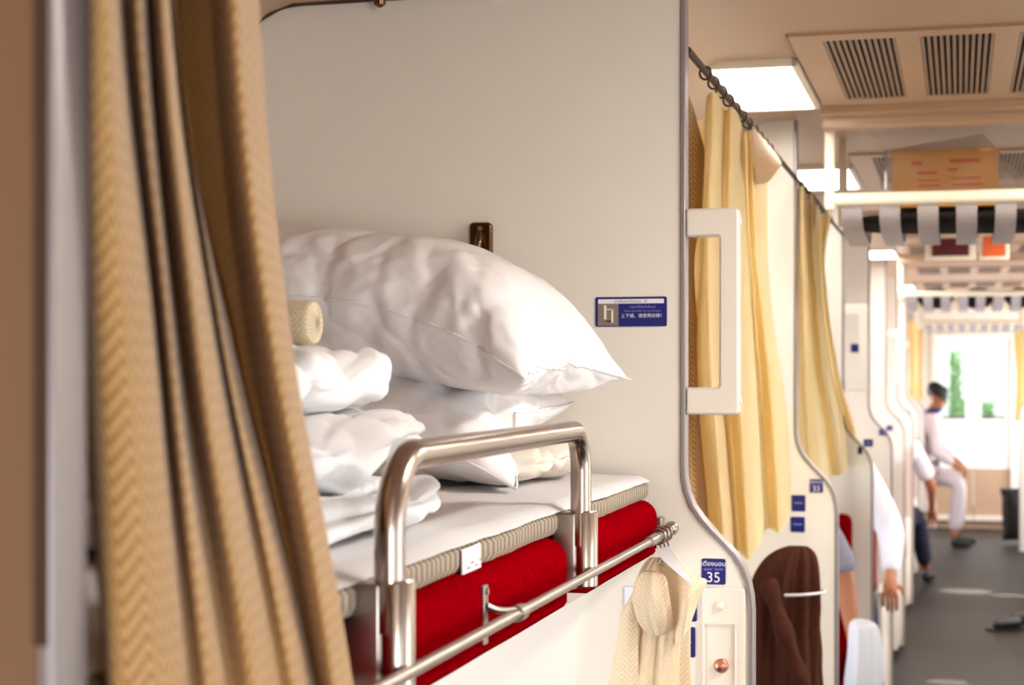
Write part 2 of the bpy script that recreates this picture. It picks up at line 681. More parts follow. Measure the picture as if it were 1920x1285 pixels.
# end wall with a pair of glazed white doors
EY = Y1 - 0.1
DX0, DX1, DZ1 = -0.235, 0.50, 1.97
mb = MB().box(WL - 0.05, DX0, EY, EY + 0.06, 0, 2.3).box(DX1, WR + 0.05, EY, EY + 0.06, 0, 2.3).box(DX0, DX1, EY, EY + 0.06, DZ1, 2.3)
struct(mb.build('wall_end', M['wall']), 'beige end wall around the glazed doors', 'wall')
fr = MB().box(DX0 - 0.05, DX0, EY - 0.03, EY + 0.05, 0, DZ1 + 0.05).box(DX1, DX1 + 0.05, EY - 0.03, EY + 0.05, 0, DZ1 + 0.05)
fr.box(DX0, DX1, EY - 0.03, EY + 0.05, DZ1, DZ1 + 0.05)
struct(fr.build('trim_1', M['wall'], bev=0.005), 'beige frame around the far doors', 'trim')
xm = (DX0 + DX1) / 2
for i, (a, b) in enumerate(((DX0, xm - 0.004), (xm + 0.004, DX1))):
    st = 0.075
    a2, b2 = (a + 0.055, b - st) if i == 0 else (a + st, b - 0.055)
    mb = MB()
    for q in ((a, a2, 0.62, DZ1), (b2, b, 0.62, DZ1), (a2, b2, 0.62, 1.15), (a2, b2, 1.86, DZ1)):
        mb.box(q[0], q[1], EY, EY + 0.04, q[2], q[3])
    d = mb.build('door_%d' % (i + 1), M['door'])
    struct(d, ('white glazed end door with green view, %s leaf of the pair' % ('left' if i == 0 else 'right')), 'door')
    MB().box(a2, b2, EY + 0.015, EY + 0.022, 1.15, 1.86).build('pane', M['glass'], d)
    MB().box(a2 - 0.004, b2 + 0.004, EY - 0.006, EY + 0.03, 1.13, 1.15).build('glazing_bar', M['seal'], d)
    MB().box(a, b, EY, EY + 0.04, 0.0, 0.62).build('kick_panel', M['ceil'], d)
    MB().box(a, b, EY - 0.05, EY, 0.08, 0.13, 0.008).build('ledge', M['plastic'], d)
# what shows through the doors: bushes and a pale wall outside
struct(MB().box(-1.6, 1.8, 21.6, 21.7, 0, 2.6).build('wall_outside', M['pale']), 'pale outside wall seen through the door panes', 'wall')
for k, (x, y, z, r) in enumerate(((-0.05, 20.6, 0, 0.10), (0.02, 20.9, 0, 0.16), (0.30, 21.2, 0, 0.16))):
    t = thing('shrub', ['tall green shrub outside behind the left door pane', 'small green shrub outside between the two door panes', 'low green shrub outside behind the right door pane'][k], 'shrub', (x, y, 0), 'shrubs outside the end doors')
    mb = MB()
    hgt = (1.85, 1.3, 1.25)[k]
    rnd = random.Random(k)
    for q in range(420):
        a_, h_ = rnd.uniform(0, 6.28), rnd.uniform(0.35, 1)
        rr = r * (1 - 0.5 * h_) * rnd.uniform(0.5, 1) ** 0.5
        c = Vector((x + rr * cos(a_), y + rr * sin(a_), hgt * h_))
        e = Vector((rnd.gauss(0, 1), rnd.gauss(0, 1), rnd.gauss(0, 1))).normalized()
        g = e.orthogonal().normalized()
        mb.add([c - e * 0.05, c + g * 0.022, c + e * 0.05, c - g * 0.022], [(0, 1, 2, 3)])
    kid(mb, 'foliage', M['green'], t)
    kid(MB().tube([(x, y, 0), (x + 0.01, y, hgt * 0.6)], 0.012, 8), 'stem', M['brown'], t)

# partitions between the berth bays: wide below, narrow above, S-shaped edge
edge_px = [(1285, 870), (1286, 895), (1291, 922), (1301, 948), (1318, 972), (1338, 995), (1360, 1017), (1380, 1040), (1395, 1064), (1405, 1090), (1411, 1120), (1413, 1150)]
prof = [at(x, y, Y=P1Y) for x, y in edge_px]
EX_UP = prof[0].x
EX_LOW = prof[-1].x
edge = [(EX_LOW, 0.0)] + [(p.x, p.z) for p in reversed(prof)] + [(EX_UP, 2.4)]
TH = 0.034


def partition(k, side):
    y = py_(k)
    mir = (lambda x: x) if side == 'berth' else (lambda x: 2 * MID - x)
    inner = []
    for i, p in enumerate(edge):
        a, b = edge[max(i - 1, 0)], edge[min(i + 1, len(edge) - 1)]
        dx, dz = b[0] - a[0], b[1] - a[1]
        l = math.hypot(dx, dz)
        inner.append((p[0] - dz / l * 0.009, p[1] + dx / l * 0.009))
    poly = [(WL - 0.02, 0.0)] + inner + [(WL - 0.02, 2.4)]
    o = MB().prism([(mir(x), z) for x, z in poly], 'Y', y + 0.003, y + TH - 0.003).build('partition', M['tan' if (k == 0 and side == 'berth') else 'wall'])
    band = edge + inner[::-1]
    MB().prism([(mir(x), z) for x, z in band], 'Y', y, y + TH).build('edge_trim', M['trim'], o, bev=0.002, smooth=30)
    if k == 0 and side == 'berth':
        MB().prism([(EX_UP - 0.0095, 1.47), (EX_UP - 0.0025, 1.47), (EX_UP - 0.0025, 2.3), (EX_UP - 0.0095, 2.3)], 'Y', y - 0.001, y + 0.004).build('edge_shade', M['seal'], o)  # dark strip painting the shade along the nearest partition's trim
    return o


ORD = ['nearest', 'second', 'third', 'fourth', 'fifth', 'sixth', 'seventh', 'eighth', 'ninth']
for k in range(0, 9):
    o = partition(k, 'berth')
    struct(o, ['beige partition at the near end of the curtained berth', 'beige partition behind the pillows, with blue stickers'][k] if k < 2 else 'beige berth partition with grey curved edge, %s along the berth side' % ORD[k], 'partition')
for k in range(0, 9):
    o = partition(k, 'opposite')
    struct(o, 'beige partition with grey curved edge, %s across the aisle' % ORD[k], 'partition')

# seal where the ceiling meets the partition behind the pillows
pts = [(x, P1Y - 0.002, z - 0.002) for x, z in cprof[:9]]
struct(MB().tube(spline(pts, 6), 0.0035, 8).build('trim_2', M['seal'], smooth=60), 'thin dark seal curving along the ceiling above the pillows', 'trim')
o = MB()
o.lathe([(0.010, 0), (0.010, 0.006), (0.006, 0.012), (0.006, 0.024), (0.011, 0.028), (0.009, 0.036), (0.002, 0.04)], (0, 0, 0), 'Z', 16)
hk = at(712, 14, Y=2.60)
o.v = [(x + hk.x, y + hk.y, hk.z + 0.04 - z) for x, y, z in [(a, b, 0.04 - (0.04 - c)) for a, b, c in o.v]]
tag(o.build('ceiling_hook', M['bronze'], smooth=40, loc=tuple(hk)), 'small dark hook on the ceiling above the pillows', 'hook')

# beams across the ceiling
for i, (y, lab) in enumerate(((4.34, 'tan ceiling beam between vent and first luggage rack'), (8.0, 'tan ceiling beam carrying red and orange panels'), (9.78, 'tan ceiling beam above the second luggage rack'), (15.3, 'tan ceiling beam above the third luggage rack'))):
    mb = MB().box(-0.34, 0.54, y, y + 0.05, CEIL - 0.022, CEIL + 0.02, 0.006).box(-0.34, 0.54, y + 0.05, y + 0.11, CEIL - 0.05, CEIL + 0.02, 0.008)
    o = mb.build('ceiling_beam', M['ceil'], smooth=40)
    tag(o, lab, 'beam', None, 'structure')


# ------------------------------------------------------------------ ceiling lamps and vents
def make_lamp():
    t = thing('ceiling_light', '', 'ceiling light', (0, 0, CEIL), 'square ceiling lamps above the berth side of the aisle')
    fr = MB()
    X0, X1, Yh = -0.10, 0.10, 0.31
    for q in ((X0, X0 + 0.014, -Yh, Yh), (X1 - 0.014, X1, -Yh, Yh), (X0, X1, -Yh, -Yh + 0.014), (X0, X1, Yh - 0.014, Yh)):
        fr.box(q[0], q[1], q[2], q[3], -0.018, 0.004, 0.003)
    fr.build('frame', M['cream'], t, smooth=40)
    MB().prism(rrect(0, 0, 0.18, 0.60, 0.015), 'Z', -0.014, -0.004).build('diffuser', M['lamp'], t)
    return t


lamp0 = make_lamp()
LAMPS = [(-0.435, 3.97, 'bright square ceiling lamp above the open gold curtain'), (-0.435, 5.87, 'second bright ceiling lamp, left of the first luggage rack'),
         (-0.435, 9.67, 'small bright ceiling lamp above the second luggage rack'), (-0.435, 13.47, 'tiny bright ceiling lamp beyond the second luggage rack'),
         (0.635, 2.07, 'ceiling lamp across the aisle facing the open berth'), (0.635, 3.97, 'ceiling lamp across the aisle from the bright curtain'),
         (0.635, 7.77, 'ceiling lamp across the aisle by the red and orange panels'), (0.635, 11.57, 'ceiling lamp across the aisle far down the carriage')]
for i, (x, y, lab) in enumerate(LAMPS):
    o = lamp0 if i == 0 else copy_tree(lamp0)
    o.location = (x, y, CEIL + 0.001)
    o['label'] = lab
    if x > 0:
        for c in o.children:
            if c.name.startswith('diffuser'):
                c.data = c.data.copy()
                c.data.materials[0] = M['lamp2']


def make_vent():
    t = thing('ceiling_vent', '', 'vent', (MID - 0.1, 0, CEIL), 'slatted vents along the aisle ceiling')
    mb = MB()
    x0, x1, y0, y1 = -0.33, 0.53, -0.46, 0.42
    xs = [x0]
    for c in (-0.195, -0.005, 0.185, 0.375):
        xs += [c - 0.072, c + 0.072]
    xs.append(x1)
    for i in range(0, len(xs), 2):
        mb.box(xs[i], xs[i + 1], y0, y1, -0.006, 0.004)
    mb.box(x0, x1, y0, y0 + 0.06, -0.006, 0.004).box(x0, x1, y1 - 0.07, y1, -0.006, 0.004)
    mb.build('panel', M['ceil'], t)
    MB().box(x0 - 0.003, x1 + 0.003, y0 + 0.002, y1 + 0.003, -0.0012, 0.002).build('gasket', M['dark'], t)
    for c in (-0.195, -0.005, 0.185, 0.375):
        g = MB()
        for k in range(12):
            x = c - 0.068 + k * 0.01236
            g.add([(x - 0.003, y, z) for y in (y0 + 0.06, y1 - 0.07) for z in (-0.0056, -0.0016)] + [(x + 0.0035, y, z) for y in (y0 + 0.06, y1 - 0.07) for z in (-0.0056, -0.0016)],
                  [(0, 2, 6, 4), (1, 5, 7, 3), (0, 1, 3, 2), (4, 6, 7, 5), (0, 4, 5, 1), (2, 3, 7, 6)])
        g.build('grille', M['grille'], t)
    return t


vent0 = make_vent()
for i in range(6):
    o = vent0 if i == 0 else copy_tree(vent0)
    o.location = (0, 3.86 + PITCH * i, CEIL)
    o['label'] = 'slatted ceiling vent in front of the first luggage rack' if i == 0 else ('slatted ceiling vent seen through the first luggage rack' if i == 1 else 'slatted ceiling vent over the aisle, %s from the viewer' % ORD[i])


# ------------------------------------------------------------------ luggage racks across the aisle
def make_rack():
    t = thing('luggage_rack', '', 'rack', (0, 0, 0), 'luggage racks hung across the aisle')
    x0, x1, L_ = -0.325, 0.525, 0.52
    for x in (x0, x1):
        for y in (0, L_):
            MB().box(x - 0.013, x + 0.013, y - 0.013, y + 0.013, 2.02, CEIL, 0.006).build('post', M['cream'], t, smooth=40)
    for y, nm in ((0, 'front_bar'), (L_, 'back_bar')):
        MB().tube([(x0, y, 2.047), (x1, y, 2.047)], 0.017, 16).build(nm, M['cream'], t, smooth=40)
    for i in range(9):
        x = x0 + 0.055 + i * 0.0955
        path = spline([(0.0, 2.04), (0.03, 2.0), (0.12, 1.972), (0.40, 1.962), (0.475, 1.972), (0.505, 2.0), (L_, 2.04)], 5)
        mb = MB()
        vs = []
        for p in path:
            vs += [(x - 0.026, p.x, p.y), (x + 0.026, p.x, p.y), (x + 0.026, p.x, p.y - 0.006), (x - 0.026, p.x, p.y - 0.006)]
        fs = [(a * 4 + b, a * 4 + (b + 1) % 4, a * 4 + 4 + (b + 1) % 4, a * 4 + 4 + b) for a in range(len(path) - 1) for b in range(4)]
        mb.add(vs, fs)
        mb.build('slat', M['slat'], t, smooth=40)
    return t


rack0 = make_rack()
for i, y in enumerate((4.465, 9.9, 15.42)):
    o = rack0 if i == 0 else copy_tree(rack0)
    o.location = (0, y, 0)
    o['label'] = ['cream luggage rack holding the cardboard box', 'cream luggage rack beyond the red and orange panels', 'cream luggage rack close to the end doors'][i]

# cardboard box in a clear plastic bag on the first rack
RY = 4.465
bx0, bx1, by0, by1, bz0, bz1 = -0.172, 0.096, RY + 0.13, RY + 0.36, 2.035, 2.185
t = thing('cardboard_box', 'cardboard box with red printing on the first luggage rack', 'box', ((bx0 + bx1) / 2, by0, bz0))
ct_ = kid(MB().box(bx0, bx1, by0, by1, bz0, bz1, 0.003), 'carton', M['card'], t)
pr = MB()
for (a, b, z, h) in ((0.05, 0.075, 0.110, 0.010), (0.145, 0.225, 0.113, 0.011), (0.065, 0.115, 0.085, 0.008), (0.14, 0.165, 0.092, 0.008), (0.065, 0.12, 0.067, 0.005), (0.15, 0.225, 0.070, 0.006), (0.065, 0.12, 0.053, 0.005), (0.15, 0.23, 0.053, 0.006), (0.065, 0.23, 0.040, 0.004)):
    pr.box(bx0 + a, bx0 + b, by0 - 0.0008, by0 + 0.001, bz0 + z, bz0 + z + h)
kid(pr, 'printing', M['cardred'], t).parent = ct_
peak = at(1845, 250, Y=RY + 0.16)
pk = [(bx0 - 0.03, by0 - 0.02, bz0 + 0.012), (bx1 + 0.10, by0 - 0.02, bz0 + 0.012), (bx1 + 0.10, by1 + 0.02, bz0 + 0.012), (bx0 - 0.03, by1 + 0.02, bz0 + 0.012),
      (bx0 - 0.02, by0 - 0.015, bz1 + 0.0), (peak.x, peak.y - 0.02, peak.z - 0.004), (peak.x + 0.015, by1, peak.z - 0.012), (bx0 - 0.02, by1 + 0.015, bz1 + 0.005)]
bm = bmesh.new()
bv = [bm.verts.new(p) for p in pk]
for f in ((0, 1, 5, 4), (1, 2, 6, 5), (2, 3, 7, 6), (3, 0, 4, 7), (4, 5, 6, 7)):
    bm.faces.new([bv[i] for i in f])
bmesh.ops.subdivide_edges(bm, edges=bm.edges[:], cuts=7, use_grid_fill=True)
for v in bm.verts:
    n_ = noise.noise_vector(v.co * 14)
    v.co += Vector((n_.x, n_.y, n_.z * 0.3)) * 0.008
    v.co.z = min(v.co.z, CEIL - 0.02)
bm.verts.index_update()
mb = MB().add([v.co.copy() for v in bm.verts], [[v.index for v in f.verts] for f in bm.faces])
bm.free()
tag(mb.build('plastic_bag', M['bagclear'], smooth=60, loc=(bx0, by0, bz0)), 'clear plastic bag drawn up around the cardboard box', 'bag')
o, _, _ = cushion('duffel_bag', M['black'], 0.78, 0.38, 6, 0.0, 0.058, lambda a, b, c: (0.10 + a, RY + 0.255 + b, 2.003 + c), 30, 20, 15)  # black filler added to hide the lit box bottom between the slats
tag(o, 'flat black filler added under the cardboard box to darken the slat gaps', 'bag')
# dark luggage on the second rack
for i, (x, wd) in enumerate(((-0.14, 0.22), (0.10, 0.2), (0.34, 0.2))):
    o, _, _ = cushion('duffel_bag', M['black'], wd, 0.34, 6, 0.0, 0.12, lambda a, b, c, x=x: (x + a, 9.9 + 0.26 + b, 2.03 + c), 16, 16, 15)
    tag(o, ['dark flat bag at the curtain end of the second rack', 'dark flat bag in the middle of the second rack', 'dark flat bag at the far side of the second rack'][i], 'bag', 'dark bags on the second rack')

# red and orange panels below the second beam
t = thing('display_board', 'dark red framed board hung from the ceiling beam', 'sign', (-0.05, 8.06, 2.2))
kid(MB().box(-0.155, 0.07, 8.04, 8.055, 2.115, 2.235, 0.004), 'frame', M['cream'], t)
kid(MB().box(-0.125, 0.04, 8.034, 8.041, 2.135, 2.215), 'face', M['maroon'], t)
t = thing('notice_board', 'bright orange notice beside the dark red board', 'sign', (0.16, 8.06, 2.2))
kid(MB().box(0.085, 0.215, 8.04, 8.055, 2.115, 2.235, 0.004), 'frame', M['cream'], t)
kid(MB().box(0.10, 0.20, 8.034, 8.041, 2.13, 2.22), 'face', M['orange'], t)


# ------------------------------------------------------------------ upper berth with red cushion
BX = -0.452
BY0, BY1 = 0.81, 2.63
t = thing('upper_berth', 'upper berth with a red upholstered edge behind the steel guard rail', 'berth', (-0.88, 1.72, 1.29))
kid(MB().box(WL + 0.01, -0.495, BY0, BY1, 1.295, 1.335, 0.008), 'base', M['plastic'], t, smooth=40)


def cushion_bar(y0, y1):
    r = 0.026
    pol = [(-0.60, 1.322), (BX - 0.004, 1.322), (BX, 1.328)]
    for k in range(7):
        a = R(90 * k / 6)
        pol.append((BX - r + r * cos(a), 1.404 - r + r * sin(a)))
    pol += [(-0.60, 1.404)]
    ys = [y0, y0 + 0.006, y0 + 0.016, y0 + 0.03] + [y0 + 0.03 + (y1 - y0 - 0.06) * i / 24 for i in range(1, 24)] + [y1 - 0.03, y1 - 0.016, y1 - 0.006, y1]
    vs = []
    c = (-0.53, 1.363)
    for i, y in enumerate(ys):
        e = min(y - y0, y1 - y)
        s = 1 - 0.30 * (max(0, 1 - e / 0.03)) ** 2
        for x, z in pol:
            b_ = 0.0016 * noise.noise((y * 9, x * 20, z * 20))
            vs.append((c[0] + (x - c[0]) * s + b_, y, c[1] + (z - c[1]) * s + b_))
    n_ = len(pol)
    fs = [(i * n_ + k, i * n_ + (k + 1) % n_, (i + 1) * n_ + (k + 1) % n_, (i + 1) * n_ + k) for i in range(len(ys) - 1) for k in range(n_)]
    fs += [tuple(range(n_)), tuple(range((len(ys) - 1) * n_, len(ys) * n_))]
    return MB().add(vs, fs)


kid(MB().box(WL + 0.02, -0.56, BY0 + 0.01, BY1 - 0.01, 1.335, 1.398), 'pad', M['red'], t)
for a, b in ((BY0, 1.262), (1.352, 2.008), (2.082, BY1)):
    kid(cushion_bar(a, b), 'red_cushion', M['red'], t, smooth=60)
# hinge plate at the far end
kid(MB().box(BX - 0.008, BX + 0.003, 2.628, 2.656, 1.335, 1.375, 0.002), 'end_bracket', M['steel2'], t)

# steel guard rail
RX = -0.447
ya, yb = 1.312, 2.034
zt = 1.531
t = thing('guard_rail', 'brushed steel guard rail along the upper berth', 'rail', (RX, (ya + yb) / 2, 1.335))
rc = 0.062
path = [(RX, ya, 1.39), (RX, ya, zt - rc)]
path += [(RX, ya + rc - rc * cos(R(a)), zt - rc + rc * sin(R(a))) for a in range(10, 91, 10)]
path += [(RX, ya + (yb - ya) * q, zt) for q in (0.3, 0.5, 0.7)]
rc2 = 0.05
path += [(RX, yb - rc2 + rc2 * sin(R(a)), zt - rc2 + rc2 * cos(R(a))) for a in range(0, 91, 10)]
path += [(RX, yb, 1.39)]
kid(MB().tube(path, 0.0128, 24), 'hoop', M['steel'], t, smooth=60)
for y in (ya, yb):
    s = kid(MB().lathe([(0.0145, 1.339), (0.0165, 1.341), (0.0165, 1.430), (0.0150, 1.4325), (0.013, 1.4325)], (RX + 0.0035, y + 0.004, 0), 'Z', 24), 'sleeve', M['steel'], t, smooth=40)
    o = MB().box(RX - 0.034, RX - 0.004, y - 0.013, y + 0.017, 1.337, 1.4305, 0.003)
    kid(o, 'mounting_block', M['steel2'], t, smooth=40)

# mattress with striped ticking, and the sheet over it
MX = -0.481
t = thing('mattress', 'thin mattress with grey striped edge on the berth', 'mattress', (-0.88, 1.72, 1.404))
mb = MB()
ys = [BY0 + 0.01 + (BY1 - 0.02 - BY0) * i / 60 for i in range(61)]
vs = []
for i, y in enumerate(ys):
    e = 0.005 * noise.noise((y * 7, 1.3, 0)) + 0.003 * noise.noise((y * 23, 5, 0))
    z1_ = 1.431 + 0.002 * noise.noise((y * 6, 8, 0))
    vs += [(WL + 0.02, y, 1.4045), (MX + 0.006 + e, y, 1.4045), (MX + 0.011 + e, y, 1.412), (MX + 0.011 + e, y, z1_ - 0.006), (MX + 0.005 + e, y, z1_), (WL + 0.02, y, z1_)]
fs = [(i * 6 + k, i * 6 + (k + 1) % 6, i * 6 + 6 + (k + 1) % 6, i * 6 + 6 + k) for i in range(60) for k in range(6)] + [tuple(range(6)), tuple(range(360, 366))]
kid(MB().add(vs, fs), 'cover', M['ticking'], t, smooth=50)
lb = []
for i, y in enumerate((1.595, 1.63, 1.665)):
    e = 0.005 * noise.noise((y * 7, 1.3, 0)) + 0.003 * noise.noise((y * 23, 5, 0))
    lb += [(MX + 0.0145 + e, y, 1.4035), (MX + 0.0135 + e, y, 1.428), (MX + 0.0125 + e, y, 1.428), (MX + 0.0125 + e, y, 1.4035)]
cl = kid(MB().add(lb, [(i * 4 + k, i * 4 + (k + 1) % 4, i * 4 + 4 + (k + 1) % 4, i * 4 + 4 + k) for i in range(2) for k in range(4)] + [(0, 1, 2, 3), (8, 9, 10, 11)]), 'care_label', M['sheet'], t)
cl['label'] = 'small white sewn label on the striped edge'
pm = MB()
for k in range(4):
    y = 1.603 + k * 0.014
    pm.box(MX + 0.0148, MX + 0.0156, y, y + 0.009, 1.4085 + 0.004 * (k % 2), 1.4095 + 0.004 * (k % 2))
kid(pm, 'label_print', M['signgrey'], t).parent = cl
vs = []
NX, NY = 50, 90
for j in range(NY + 1):
    y = BY0 + 0.005 + (BY1 - 0.008 - BY0) * j / NY
    e = 0.005 * noise.noise((y * 7, 1.3, 0)) + 0.003 * noise.noise((y * 23, 5, 0))
    for i in range(NX + 1):
        q = i / NX
        x = WL + 0.03 + (MX + 0.013 + e - WL - 0.03) * q
        z = 1.4405 + 0.0035 * noise.noise((x * 9, y * 5, 0)) + 0.002 * noise.noise((x * 25, y * 14, 3))
        d_ = (MX + 0.013 + e) - x
        if d_ < 0.012:
            z = 1.4405 - 0.009 * (1 - d_ / 0.012) ** 2
        vs.append((x, y, z))
fs = [(j * (NX + 1) + i, j * (NX + 1) + i + 1, (j + 1) * (NX + 1) + i + 1, (j + 1) * (NX + 1) + i) for j in range(NY) for i in range(NX)]
o = MB().add(vs, fs).build('bed_sheet', M['sheet'], smooth=180, loc=(-0.88, 1.72, 1.436))
tag(o, 'smooth white sheet spread over the mattress', 'sheet')


# ------------------------------------------------------------------ bedding
def place(c, rz, rx, ry, droop=None):
    mtx = Matrix.Translation(Vector(c)) @ Matrix.Rotation(R(rz), 4, 'Z') @ Matrix.Rotation(R(ry), 4, 'Y') @ Matrix.Rotation(R(rx), 4, 'X')

    def fn(x, y, z):
        if droop:
            x, y, z = droop(x, y, z)
        return tuple(mtx @ Vector((x, y, z)))
    return fn


def seam_of(name, o, out, nx, ny, rad=0.0022):
    """stitched seam along the front long side and the aisle-side short side"""
    pts = [Vector(out[i]) for i in range(nx + 1)] + [Vector(out[j * (nx + 1) + nx]) for j in range(1, ny + 1)]
    L = Vector(o.location)
    return MB().tube([p - L for p in pts], rad, 6).build(name, M['pillow'], o, smooth=60)


def crease(p, seed, fx, fy, amp):
    """narrow valleys between soft puffs"""
    q = Vector((p.x * fx, p.y * fy, p.z * fx * 0.7)) + Vector((seed, seed * 2.3, seed * 0.7))
    q += noise.noise_vector(q * 0.6) * 0.5
    a_ = 1 - abs(noise.noise(q)) * 1.6
    return amp * (max(0.0, a_) ** 5)


def droop1(x, y, z):
    q = max(0, (x - 0.0) / 0.35)
    if x > 0.08 and z > 0:
        z *= 1 + 0.45 * min(1, (x - 0.08) / 0.25)
    # seam puckers along the front long side, and soft creases elsewhere
    f = max(0, min(1, (-y - 0.02) / 0.14))
    p = Vector((x, y, z))
    n_ = Vector((x * 0.5, y * 1.2, z * 3)).normalized()
    d_ = crease(p, 3, 17, 2.5, 0.009) * f + crease(p, 9, 6, 5, 0.004) + crease(p, 14, 11, 3, 0.003)
    p -= n_ * d_
    p.z -= 0.092 * q ** 2
    return p.x, p.y, p.z


o, out, (nx, ny) = cushion('pillow', M['pillow'], 0.74, 0.46, 3.0, -0.05, 0.225, place((-0.878, 2.40, 1.706), -6, 0, 2, droop1), 80, 54, 45, 0.15)
tag(o, 'plump white pillow on top of the stack', 'pillow', 'white pillows on the berth')
seam_of('seam', o, out, nx, ny)


def droop2(x, y, z):
    q = max(0, (x - 0.05) / 0.3)
    p = Vector((x, y, z))
    n_ = Vector((x * 0.5, y * 1.2, z * 3)).normalized()
    p -= n_ * (crease(p, 21, 7, 4, 0.010) + crease(p, 33, 14, 3, 0.006) * max(0, min(1, x / 0.2)))
    p.z -= 0.075 * q ** 2 * (1.0 if y < 0 else 0.2)
    return p.x, p.y, p.z


o, out, (nx, ny) = cushion('pillow', M['pillow'], 0.74, 0.46, 2.4, -0.06, 0.17, place((-0.94, 2.385, 1.545), 1, 5, -1, droop2), 70, 48, 45, 0.15)
tag(o, 'flatter white pillow squeezed under the plump one', 'pillow', 'white pillows on the berth')
seam_of('seam', o, out, nx, ny)


def soft_block(name, m, c, size, rz, seed, amp, parent=None, exp=(0.35, 0.55), ny_=0.0, hollow=()):
    """soft folded stack of cloth: blunt block with rounded folds, creases and ply lines"""
    N1, N2 = 150, 80
    sg = lambda v, e: math.copysign(abs(v) ** e, v)
    mt = Matrix.Translation(Vector(c)) @ Matrix.Rotation(R(rz), 4, 'Z')
    vs = []
    for i in range(N2 + 1):
        ph = -pi / 2 + pi * i / N2
        for k in range(N1):
            th = 2 * pi * k / N1
            d_ = Vector((sg(cos(ph), exp[1]) * sg(cos(th), exp[0]), sg(cos(ph), exp[1]) * sg(sin(th), exp[0]), sg(sin(ph), exp[1])))
            p = Vector((d_.x * size[0] / 2, d_.y * size[1] / 2, d_.z * size[2] / 2))
            nn = Vector((d_.x * size[1], d_.y * size[0], d_.z * 1.5)).normalized()
            side = 1 - abs(sin(ph)) ** 3
            ply = 0.0
            for h_ in hollow:          # folds between the plies on the sides
                zz = p.z / (size[2] / 2) + 0.22 * noise.noise((p.x * 6 + seed, p.y * 6, 2))
                ply += 0.011 * math.exp(-((zz - h_) / 0.10) ** 2) * side
            w1 = 0.016 * noise.noise(p * 6 + Vector((seed, 0, 0))) + 0.006 * noise.noise(p * 17 + Vector((seed, 4, 0)))
            p += nn * (w1 * amp - ply - crease(p, seed * 5.1, 7, 9, 0.016 * amp) - crease(p, seed * 2.7, 15, 6, 0.008 * amp) - crease(p, seed * 3.9, 22, 14, 0.004 * amp))
            p.z += 0.012 * amp * noise.noise((p.x * 5, p.y * 5, seed))
            vs.append(mt @ p)
    fs = [(i * N1 + k, i * N1 + (k + 1) % N1, (i + 1) * N1 + (k + 1) % N1, (i + 1) * N1 + k) for i in range(N2) for k in range(N1)]
    return MB().add(vs, fs).build(name, m, parent, smooth=180, loc=c)


o = soft_block('folded_blanket', M['beige'], (-0.83, 2.43, 1.472), (0.56, 0.36, 0.062), 3, 4, 0.6, hollow=(0.0,))
tag(o, 'folded beige blanket beneath the two pillows', 'blanket')

# stack of folded white duvets behind the near curtain
for (c, size, rz, seed, amp, hol, lab) in (
        ((-0.825, 1.515, 1.473), (0.62, 0.48, 0.066), -3, 1, 0.8, (0.15,), 'white folded duvet lying on the sheet, bottom of the stack'),
        ((-0.828, 1.53, 1.531), (0.61, 0.45, 0.074), 2, 2, 0.9, (-0.1,), 'white folded duvet in the middle of the stack'),
        ((-0.862, 1.55, 1.594), (0.60, 0.40, 0.098), 4, 3, 1.0, (), 'white folded duvet on top of the stack')):
    o = soft_block('folded_duvet', M['duvet'], c, size, rz, seed, amp, hollow=hol)
    tag(o, lab, 'duvet', 'folded white duvets')
    if seed == 1:
        for q, (dx, dy, dz, r_) in enumerate(((0.262, 0.02, 0.004, 0.028), (0.25, 0.11, 0.0, 0.024))):
            b_ = soft_block('rolled_fold', M['duvet'], (c[0] + dx, c[1] + dy, c[2] + dz), (0.085, 0.10, 0.055), 30 * q, 7 + q, 0.7, None, (0.8, 0.8), hollow=(0.3, -0.3))
            b_.location = (dx, dy, dz)
            b_.parent = o

# rolled cream knit blanket
mb = bundle([(0.0, 0, 0, 0.003, 0.003), (0.0015, 0, 0, 0.010, 0.011), (0.006, 0, 0, 0.0185, 0.020), (0.018, 0, 0, 0.0245, 0.027), (0.15, 0, 0, 0.026, 0.028), (0.38, 0, 0, 0.026, 0.028), (0.40, 0, 0, 0.01, 0.01)], 3, 0.02, 3, 64, 6)
kb = at(597, 606, Y=1.72)
mb.v = [(kb.x - z, kb.y + y, kb.z + x) for x, y, z in mb.v]
o = mb.build('knit_blanket', M['knit'], smooth=60, loc=tuple(kb))
tag(o, 'rolled cream knit blanket wedged against the top pillow', 'blanket')

# bronze catch on the wall
hb = at(904, 454, Y=P1Y)
t = thing('wall_catch', 'bronze metal catch on the partition above the pillow', 'catch', tuple(hb))
kid(MB().prism(rrect(hb.x, hb.z, 0.037, 0.062, 0.007), 'Y', P1Y - 0.012, P1Y + 0.003), 'plate', M['bronze'], t, smooth=30, bev=0.003)
kid(MB().tube([(hb.x, P1Y - 0.012, hb.z + 0.012), (hb.x, P1Y - 0.02, hb.z + 0.004), (hb.x, P1Y - 0.024, hb.z - 0.012), (hb.x, P1Y - 0.014, hb.z - 0.022)], 0.006, 10), 'latch', M['bronze'], t, smooth=60)
kid(MB().lathe([(0.004, P1Y - 0.0145), (0.004, P1Y - 0.012)], (hb.x, 0, hb.z + 0.021), 'Y', 12), 'screw', M['steel2'], t)


